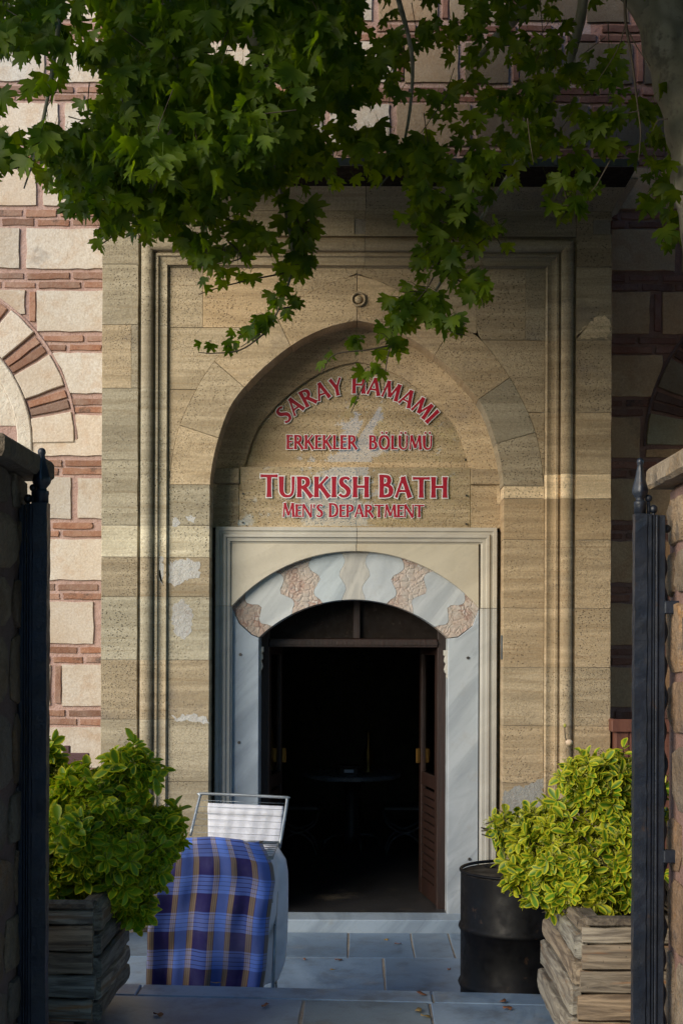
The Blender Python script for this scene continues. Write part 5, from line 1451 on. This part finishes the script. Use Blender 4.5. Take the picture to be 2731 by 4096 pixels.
def sheet_fn(u, v):
    if v < .10:
        w = v / .10; x = wx(1000 + 80 * w, DS2); return (x, 7.02 + .36 * u, zr - .012 + .010 * math.sin(w * 3)), (u, v)
    w = (v - .10) / .90
    px = interp([(0, 1092), (.06, 1122), (.15, 1132), (.45, 1138), (.7, 1141), (.86, 1138), (1, 1114)], w) - 4 * math.sin(u * 5)
    z = zr - .012 - .70 * w - .03 * (1 - math.exp(-w * 20)); y = 7.02 + .36 * u - .02 * w + .01 * math.sin(w * 9 + u * 4)
    # swing: the near edge of the sheet is drawn in behind the plaid cloth
    near = (1 - u); x = wx(px, DS2) - near * (.085 + .05 * w) + .012 * math.sin(u * 14 + w * 3)
    return (x, y, z), (u, v)
sheetmesh('white_sheet', 'plain white sheet hanging from the rack side nearest the doorway', 'sheet', sheet_fn, 30, 50, M['sheet'], True, .004)

# ------------------------------------------------------------------ things against the wall behind the shrubs
D = 9.1
t = thing('wooden_tub', 'red brown wooden planter box standing against the wall at the right', 'planter box', (wx(2530, D), D, 0))
xa, xb = wx(2462, D), wx(2680, D); z1 = wz(2872, D)
for k in range(4):
    a = xa + (xb - xa) * k / 4; mb = MB(); mb.box((a + .003, D, .02), (a + (xb - xa) / 4 - .003, D + .03, z1 - .02), c=.004); reparent(mb.build('board', M['redwood'], None), t)
for k in range(4):
    a = D + .03 + k * .1; mb = MB(); mb.box((xa, a + .002, .02), (xa + .03, a + .098, z1 - .02), c=.004); reparent(mb.build('board', M['redwood'], None), t)
mb = MB(); mb.box((xa - .03, D - .03, z1 - .09), (xb + .03, D - .002, z1), c=.005); reparent(mb.build('rim', M['redwood'], None), t)
mb = MB(); mb.box((xa - .03, D, z1 - .09), (xa - .002, D + .43, z1 - .001), c=.005); reparent(mb.build('rim', M['redwood'], None), t)
mb = MB(); mb.box((xa + .03, D + .03, .02), (xb, D + .43, z1 - .1)); reparent(mb.build('soil', M['soil'], None), t)
D = 8.9
t = thing('bench', 'plum painted wooden bench behind the green shrub', 'bench', (wx(250, D), D, 0))
xa, xb = wx(-150, D), wx(358, D)
for k, (ya, yb) in enumerate(((3017, 3062), (3110, 3155), (3200, 3245))):
    mb = MB(); mb.box((xa, D, wz(yb, D)), (xb - .02 * k, D + .035, wz(ya, D)), c=.006); reparent(mb.build('back_slat', M['plum'], None), t)
for px in (-120, 262):
    mb = MB(); mb.box((wx(px - 14, D), D + .036, 0), (wx(px + 14, D), D + .085, wz(2990, D)), c=.006); reparent(mb.build('post', M['plum'], None), t)
    mb = MB(); mb.box((wx(px - 14, D), D - .42, 0), (wx(px + 14, D), D - .37, .44), c=.006); reparent(mb.build('leg', M['plum'], None), t)
for k in range(4):
    mb = MB(); mb.box((xa, D - .43 + k * .11, .442), (xb - .1, D - .33 + k * .11, .475), c=.006); reparent(mb.build('seat_slat', M['plum'], None), t)

# ------------------------------------------------------------------ fallen leaves and twigs on the paving
rnd = random.Random(77)
dead = [flat('dead leaf brown', (.20, .075, .03), .8), flat('dead leaf yellow', (.30, .20, .06), .8)]
spots = [(1222, 3840, 0), (1360, 3843, 0), (1337, 3886, 0), (1551, 3764, 0), (1596, 3778, 0), (1690, 3980, 1), (1068, 4030, 1), (1678, 4048, 1), (1706, 4072, 1), (2034, 4038, 1), (870, 3942, 1), (1800, 3880, 0), (2015, 4010, 1), (640, 4068, 1)]
wh = ['on the second row of marble slabs, beside the white sheet', 'on the second row of marble slabs, left of its middle joint', 'on the large marble slab nearest the coping', 'on the first row of slabs below the middle of the threshold', 'on the first row of slabs, right of the threshold middle',
      'on the coping edge left of the drum', 'on the dark slab in front of the plaid cloth', 'on the stained middle slab in the foreground', 'at the right joint of the stained middle slab', 'on the pale slab below the drum', 'on the coping below the plaid cloth', 'on the slab beside the drum', 'on the coping below the drum', 'on the slab beside the left planter']
for (px, py, up), w in zip(spots, wh):
    z = ZUP if up else 0; D = (EYE - z) * F / (py - VY); c = Vector((wx(px, D), D, z + .004)); a = rnd.uniform(0, 6.28); n = 8; L = rnd.uniform(.018, .034); Wd = L * rnd.uniform(.35, .6)
    v = [Vector((0, 0, .006))]
    for k in range(n):
        q = 2 * math.pi * k / n; x, y = L * math.cos(q) * rnd.uniform(.8, 1.1), Wd * math.sin(q); v.append(Vector((x * math.cos(a) - y * math.sin(a), x * math.sin(a) + y * math.cos(a), rnd.uniform(0, .014))))
    o = mesh('fallen_leaf', v, [(0, 1 + k, 1 + (k + 1) % n) for k in range(n)], dead[rnd.random() < .3], None, True); o.location = c
    md = o.modifiers.new('thickness', 'SOLIDIFY'); md.thickness = .0008
    tag(o, 'curled dead leaf lying ' + w, 'leaf', 'fallen leaves on the paving')
# ------------------------------------------------------------------ the plane tree whose crown hangs over the portal
rnd = random.Random(101)
tree = thing('plane_tree', 'old plane tree with mottled bark whose leafy boughs hang over the portal', 'tree', (2.55, 6.9, 0))
tadd = lambda o: reparent(o, tree)
def limb(name, pts, r, m='bark', n=14):
    mb = MB(); p = catmull(pts, 6); k = len(p)
    def rad(i):
        q = i / (k - 1) * (len(r) - 1); a = min(int(q), len(r) - 2); return r[a] + (r[a+1] - r[a]) * (q - a)
    mb.tube(p, [rad(i) * (1 + .06 * math.sin(i * 1.7)) for i in range(k)], n); return tadd(mb.build(name, M[m], None, True))
DT = 6.8
limb('trunk', [(2.62, 6.95, -.05), (2.55, 6.9, .8), (2.42, 6.88, 1.9), (2.15, 6.85, 3.2), at(2860, 900, DT), at(2790, 520, DT), at(2690, 240, DT), at(2620, 0, DT), at(2560, -260, DT), at(2520, -600, DT)], [.30, .25, .23, .21, .19, .17, .14, .13, .11, .09], n=20)
limb('limb', [at(2700, 300, DT), at(2860, 0, DT + .2), at(3100, -400, DT + .6), at(3500, -900, DT + .9)], [.13, .11, .09, .05])
limb('limb', [at(2620, 30, DT), at(2420, -160, DT - .1), at(2000, -420, DT - .4), at(1400, -560, DT - .8), at(700, -600, DT - 1.0), at(0, -520, DT - 1.0)], [.11, .10, .085, .07, .05, .02])
limb('limb', [at(2560, -200, DT), at(2300, -700, 5.6), at(1900, -1100, 4.4), at(1300, -1400, 3.2)], [.1, .08, .06, .02])
limb('branch', [at(2110, -40, DT + .5), at(2050, 70, DT + .5), at(1970, 150, DT + .6), at(1880, 260, DT + .6)], [.035, .03, .022, .008])
limb('branch', [at(2330, -80, DT + .3), at(2300, 120, DT + .4), at(2230, 330, DT + .5), at(2140, 460, DT + .5), at(2060, 640, DT + .4), at(1900, 900, DT + .2), at(1780, 1090, DT), at(1690, 1240, DT), at(1640, 1310, DT)], [.03, .028, .025, .02, .014, .010, .007, .005, .003])
limb('branch', [at(900, -560, 5.9), at(960, -100, 6.0), at(1050, 400, 6.2), at(1130, 800, 6.4), at(1165, 1010, 6.5), at(1150, 1130, 6.5), at(1105, 1250, 6.5), at(1060, 1340, 6.5)], [.05, .035, .025, .014, .007, .006, .004, .002])
limb('branch', [at(300, -540, 5.8), at(250, -100, 5.7), at(200, 300, 5.6), at(140, 600, 5.5), at(90, 760, 5.5)], [.016, .012, .009, .006, .003])
limb('branch', [at(600, -560, 5.9), at(640, -100, 6.0), at(690, 400, 6.1), at(600, 760, 6.1), at(480, 900, 6.1), at(400, 960, 6.1)], [.04, .03, .022, .012, .006, .002])
limb('branch', [at(1500, -540, 6.1), at(1560, -100, 6.3), at(1640, 250, 6.6), at(1600, 600, 6.7), at(1500, 760, 6.7)], [.018, .014, .010, .006, .003])
# bare pale twigs hanging at the right
for pts in ([(2488, -20), (2492, 90), (2520, 260), (2540, 420), (2552, 520), (2545, 640)], [(2492, 90), (2455, 200), (2380, 320)], [(2495, 110), (2540, 190), (2590, 260)], [(2545, 440), (2515, 445), (2500, 450)], [(2660, 470), (2620, 480), (2600, 520)], [(2100, 470), (2110, 560), (2125, 650)], [(2430, 640), (2380, 730), (2350, 770)]):
    limb('twig', [at(x, y, 5.9) for x, y in pts], [.008, .006, .004, .0025] if len(pts) > 4 else [.0035, .0015], 'twig', 6)

mill = LeafMill('leaf', plane_leaf, M['leaf'], 14, 6)
twigs = MB()
CAMP = Vector((0, 0, EYE))
def put_leaf(p, size, prom, down=1.0, face=1.0):
    tip = Vector((rnd.uniform(-.75, .75), rnd.uniform(-.5, .4), -1.0 * down + rnd.uniform(-.35, .5)))
    nrm = Vector((rnd.uniform(-.9, .9), -.8 * face, rnd.uniform(-.5, 1.1))) + rdir(rnd) * .75
    mill.place(rnd, p, tip, nrm, size, prom)
def prominent(px, py, D): return (10 - D) + (0 if (-60 < px < 2790 and -60 < py < 1700) else -20)
def spray(pts, D, n, spread, size=(.07, .12), dspread=.25, prom=0):
    """a hanging spray: leaves along a twig given by pixels, side twigs included"""
    c = [Vector((x, y)) for x, y in pts]; cc = catmull(c, 6)
    twigs.tube([at(p.x, p.y, D) for p in cc], [.004 * (1 - .7 * i / len(cc)) + .001 for i in range(len(cc))], 5, caps=False)
    for k in range(n):
        t = rnd.random(); q = t * (len(cc) - 1); i = min(int(q), len(cc) - 2); b = cc[i].lerp(cc[i+1], q - i)
        w = spread * (1 - .45 * t); ang = rnd.uniform(0, 6.28); rr = math.sqrt(rnd.random()) * w
        px, py = b.x + math.cos(ang) * rr, b.y + math.sin(ang) * rr * .9 ; d = D + rnd.uniform(-dspread, dspread)
        p = at(px, py - 45, d); s0 = at(b.x, b.y - 45, D)
        if (p - s0).length > .03: twigs.tube([s0, s0.lerp(p, .6) + Vector((0, 0, .01)), p], [.0022, .0016, .0010], 4, caps=False)
        put_leaf(p, rnd.uniform(*size) * (1 - .25 * t), prominent(px, py, d) + .6)
# hanging sprays in front of the portal
S = spray
S([(1165, 930), (1170, 1010), (1155, 1120), (1110, 1240), (1040, 1330), (960, 1390)], 6.5, 35, 75, (0.067, 0.118), .12)
S([(1150, 1090), (1000, 1120), (880, 1150), (790, 1180)], 6.5, 13, 41, (0.058, 0.102), .1)
S([(1060, 1330), (960, 1400), (850, 1415), (790, 1412)], 6.5, 8, 31, (0.054, 0.095), .1)
S([(1165, 1050), (1210, 1075), (1235, 1085)], 6.45, 4, 24, (0.088, 0.118), .06)
S([(1110, 1240), (1150, 1230), (1180, 1240)], 6.5, 4, 31, (0.067, 0.102), .1)
S([(1700, 850), (1760, 980), (1720, 1120), (1640, 1230), (1590, 1290)], 6.6, 45, 112, (0.067, 0.118), .2)
S([(1640, 1230), (1580, 1330), (1545, 1430), (1530, 1560)], 6.6, 23, 75, (0.067, 0.122), .15)
S([(1690, 1230), (1760, 1290), (1810, 1330), (1860, 1340)], 6.55, 19, 61, (0.074, 0.126), .15)
S([(1560, 1380), (1460, 1400), (1330, 1420), (1280, 1500)], 6.6, 6, 48, (0.061, 0.102), .1)
S([(1480, 1480), (1440, 1560), (1400, 1650)], 6.6, 4, 29, (0.067, 0.118), .1)
S([(1740, 1050), (1840, 1130), (1910, 1180), (1930, 1230)], 6.6, 21, 73, (0.074, 0.118), .2)
S([(1760, 900), (1850, 1000), (1960, 940), (2010, 1010)], 6.7, 25, 97, (0.074, 0.126), .25)
S([(2250, 760), (2260, 830), (2230, 880)], 6.5, 12, 73, (0.081, 0.126), .15)
S([(2330, 720), (2350, 770), (2330, 830)], 6.5, 9, 56, (0.074, 0.118), .15)
S([(500, 900), (430, 960), (390, 985)], 6.1, 11, 48, (0.061, 0.110), .15)
S([(640, 860), (740, 960), (820, 1040), (760, 1050)], 6.2, 35, 85, (0.067, 0.118), .25)
S([(820, 900), (1000, 960), (1040, 1010)], 6.3, 33, 97, (0.067, 0.126), .3)
S([(900, 960), (960, 1030), (860, 1060)], 6.3, 11, 56, (0.067, 0.110), .2)
S([(1170, 860), (1210, 930), (1230, 1000)], 6.4, 21, 73, (0.067, 0.126), .2)
# leaf masses: polygons in the picture with a depth range and a number of leaves
def inside(x, y, poly):
    r_ = False; n = len(poly); j = n - 1
    for i in range(n):
        xi, yi = poly[i]; xj, yj = poly[j]
        if (yi > y) != (yj > y) and x < (xj - xi) * (y - yi) / (yj - yi) + xi: r_ = not r_
        j = i
    return r_
HOLES = [(70, 500, 75), (20, 330, 45), (160, 270, 40), (330, 365, 62), (350, 80, 30), (255, 480, 50), (960, 245, 40), (840, 210, 32), (1280, 500, 30), (1130, 370, 26), (1480, 60, 45), (1640, 70, 60), (1560, 480, 46), (1720, 280, 60), (1790, 60, 40), (1620, 520, 60), (1420, 200, 30)]
def mass(poly, n, d0, d1, size=(.12, .185), holes=True, tw=.12):
    xs = [p[0] for p in poly]; ys = [p[1] for p in poly]; k = 0; g = 0
    while k < n and g < n * 40:
        g += 1; x, y = rnd.uniform(min(xs), max(xs)), rnd.uniform(min(ys), max(ys))
        if not inside(x, y, poly): continue
        # clusters: a twig tip with a few leaves
        m = rnd.randint(3, 6); D = rnd.uniform(d0, d1)
        if holes and any((x - hx) ** 2 + (y - hy) ** 2 < (hr + 38) ** 2 for hx, hy, hr in HOLES): continue
        c0 = at(x, y - 60, D)
        if rnd.random() < tw: twigs.tube([c0 + Vector((rnd.uniform(-.12, .12), rnd.uniform(-.1, .1), rnd.uniform(.1, .25))), c0 + Vector((rnd.uniform(-.03, .03), 0, .06)), c0], [.0028, .002, .0012], 4, caps=False)
        for q in range(m):
            px, py = x + rnd.gauss(0, 46), y + rnd.gauss(0, 46)
            if holes and any((px - hx) ** 2 + (py - hy) ** 2 < (hr + 18) ** 2 for hx, hy, hr in HOLES): continue
            d = D + rnd.uniform(-.12, .12); put_leaf(at(px, py - 50, d), rnd.uniform(*size), prominent(px, py, d)); k += 1
mass([(-250, -150), (430, -150), (420, 160), (300, 330), (180, 400), (100, 420), (-250, 520)], 420, 5.2, 6.4, (0.060, 0.114))
mass([(-250, 560), (60, 590), (150, 560), (170, 690), (90, 720), (0, 740), (-250, 700)], 60, 5.3, 5.8, (0.069, 0.123))
mass([(400, -150), (1400, -150), (1400, 300), (1340, 560), (1100, 640), (800, 690), (520, 740), (400, 620), (420, 300)], 2150, 5.4, 7.6, (0.060, 0.114))
mass([(330, 600), (700, 660), (1050, 640), (1180, 760), (1000, 800), (800, 860), (600, 930), (420, 930), (330, 860), (240, 760), (210, 690)], 480, 5.7, 6.6, (0.056, 0.101))
mass([(1150, 560), (1420, 560), (1640, 640), (1600, 720), (1400, 700), (1220, 740)], 85, 6.1, 7.0, (.065, .11))
mass([(150, 540), (420, 480), (420, 720), (300, 760), (200, 640)], 90, 5.6, 6.2, (0.060, 0.106))
mass([(1380, -150), (2000, -150), (1900, 120), (1760, 330), (1640, 420), (1540, 560), (1380, 600), (1400, 250)], 260, 6.0, 7.6, (0.060, 0.106))
mass([(1820, 180), (2120, 120), (2260, 300), (2120, 480), (1960, 560), (1820, 500), (1700, 560), (1720, 420)], 120, 6.4, 7.8, (0.060, 0.101))
mass([(1600, 640), (1760, 580), (2000, 640), (1960, 760), (1840, 900), (1700, 900), (1640, 780)], 140, 6.2, 7.0, (0.065, 0.110))
mass([(2000, 520), (2250, 460), (2420, 540), (2450, 640), (2330, 700), (2180, 740), (2000, 700)], 95, 6.2, 7.0, (0.065, 0.106))
mass([(2120, 100), (2300, 200), (2480, 240), (2620, 320), (2560, 420), (2330, 400), (2160, 300)], 46, 6.2, 7.4, (0.060, 0.106))
mass([(2500, 560), (2800, 480), (2800, 960), (2640, 940), (2560, 760)], 60, 6.6, 7.6, (0.069, 0.114))
mass([(1900, -150), (2800, -150), (2800, 80), (2500, 40), (2000, 60)], 110, 6.2, 8.0, (0.069, 0.123))
# the crown over and beyond the frame, clumps placed to block sun and sky
def crown(c, r_, n, size=(.17, .25)):
    k = 0
    while k < n:
        d = rdir(rnd) * rnd.random() ** .4; p = Vector(c) + Vector((d.x * r_[0], d.y * r_[1], d.z * r_[2]))
        if p.y > .3:
            py = VY - (p.z - EYE) * F / p.y; px = VX + p.x * F / p.y
            if py > -190 and -350 < px < 3000: k += .2; continue
            if py > 900: k += .2; continue
        if p.y > 9.2 and p.z < 7.2: k += .2; continue
        put_leaf(p, rnd.uniform(*size), -30, .6, .4); k += 1
crown((1.6, 6.3, 6.6), (4.6, 2.6, 1.7), 3000)
crown((2.9, 4.6, 4.9), (1.6, 2.6, 1.3), 1800)
crown((1.6, 3.0, 5.9), (3.4, 2.2, 1.1), 2200)
crown((4.2, 7.0, 4.2), (1.6, 2.2, 2.6), 1500)
crown((-3.1, 4.1, 5.7), (2.0, 1.7, .9), 800, (.14, .22))  # unseen clump added to shade the upper leaves
crown((.5, 7.9, 7.1), (1.5, 1.2, .85), 1300, (.14, .22))  # unseen clump added to shade the upper right wall
crown((4.4, 3.4, 3.6), (1.6, 2.6, 2.4), 2600)
crown((3.9, 8.3, 4.6), (1.3, 1.3, 3.0), 1500)
mass([(500, -150), (1400, -150), (1340, 300), (1300, 480), (1000, 560), (800, 640), (560, 660), (440, 520), (460, 200)], 500, 7.6, 8.8, (.11, .17))  # hidden leaves added behind the mass to shade the upper portal
o = twigs.build('twigs', M['twig'], None, True); tadd(o); o['kind'] = 'stuff'
mill.emit(tree, 300, 'foliage')
# unseen leafy screen added left of the court to keep sun off its floor
hd = thing('shade_hedge', 'unseen leafy screen added left of the court for its shade', 'shade_hedge', (-3.9, 6.2, 0))
mill3 = LeafMill('leaf', shrub_leaf, M['shrub_dark'], 3, 12)
for k in range(4200):
    p = Vector((rnd.uniform(-4.8, -3.0), rnd.uniform(2.0, 6.2), rnd.uniform(.05, 2.7)))
    if p.z > 1.15 + (-3 - p.x) * .75: continue
    mill3.place(rnd, p, rdir(rnd) + Vector((0, 0, -.3)), rdir(rnd), rnd.uniform(.12, .2), 0)
mill3.emit(hd, 0, 'leaves')
# trees added behind the camera to block sky, save a gap the sign mirrors
def blocker_tree(x, y, zc_, rx, rz, n, label):
    t = thing('blocker_tree', label, 'tree', (x, y, 0), 'unseen trees added across the street')
    mb = MB(); mb.tube([(x, y, -.05), (x + .1, y, 1.2), (x, y + .1, 2.6), (x, y, zc_)], [.26, .2, .18, .1], 12); reparent(mb.build('trunk', M['bark'], None, True), t)
    m = LeafMill('leaf', plane_leaf, M['leaf'], 3, int(abs(x) * 10))
    for k in range(n):
        d = rdir(rnd) * rnd.random() ** .35; p = Vector((x + d.x * rx, y + d.y * rx * .6, zc_ + d.z * rz))
        if -1.5 < p.x < .4 and 4.5 < p.z < 7: continue
        m.place(rnd, p, (rnd.uniform(-.7, .7), rnd.uniform(-.7, .7), -1), (rnd.uniform(-.7, .7), 1, rnd.uniform(0, .8)), rnd.uniform(.3, .5), 0)
    m.emit(t, 0, 'foliage')
blocker_tree(-5.2, -11, 5.0, 4.6, 4.2, 1500, 'unseen plane tree added across the street to block sky, left of the gap')
blocker_tree(4.4, -11, 5.0, 4.8, 4.2, 1600, 'unseen plane tree added across the street to block sky, right of the gap')
blocker_tree(8.2, -2.5, 5.0, 4.2, 4.6, 1600, 'unseen plane tree added to block sky, to the right of the gateway')
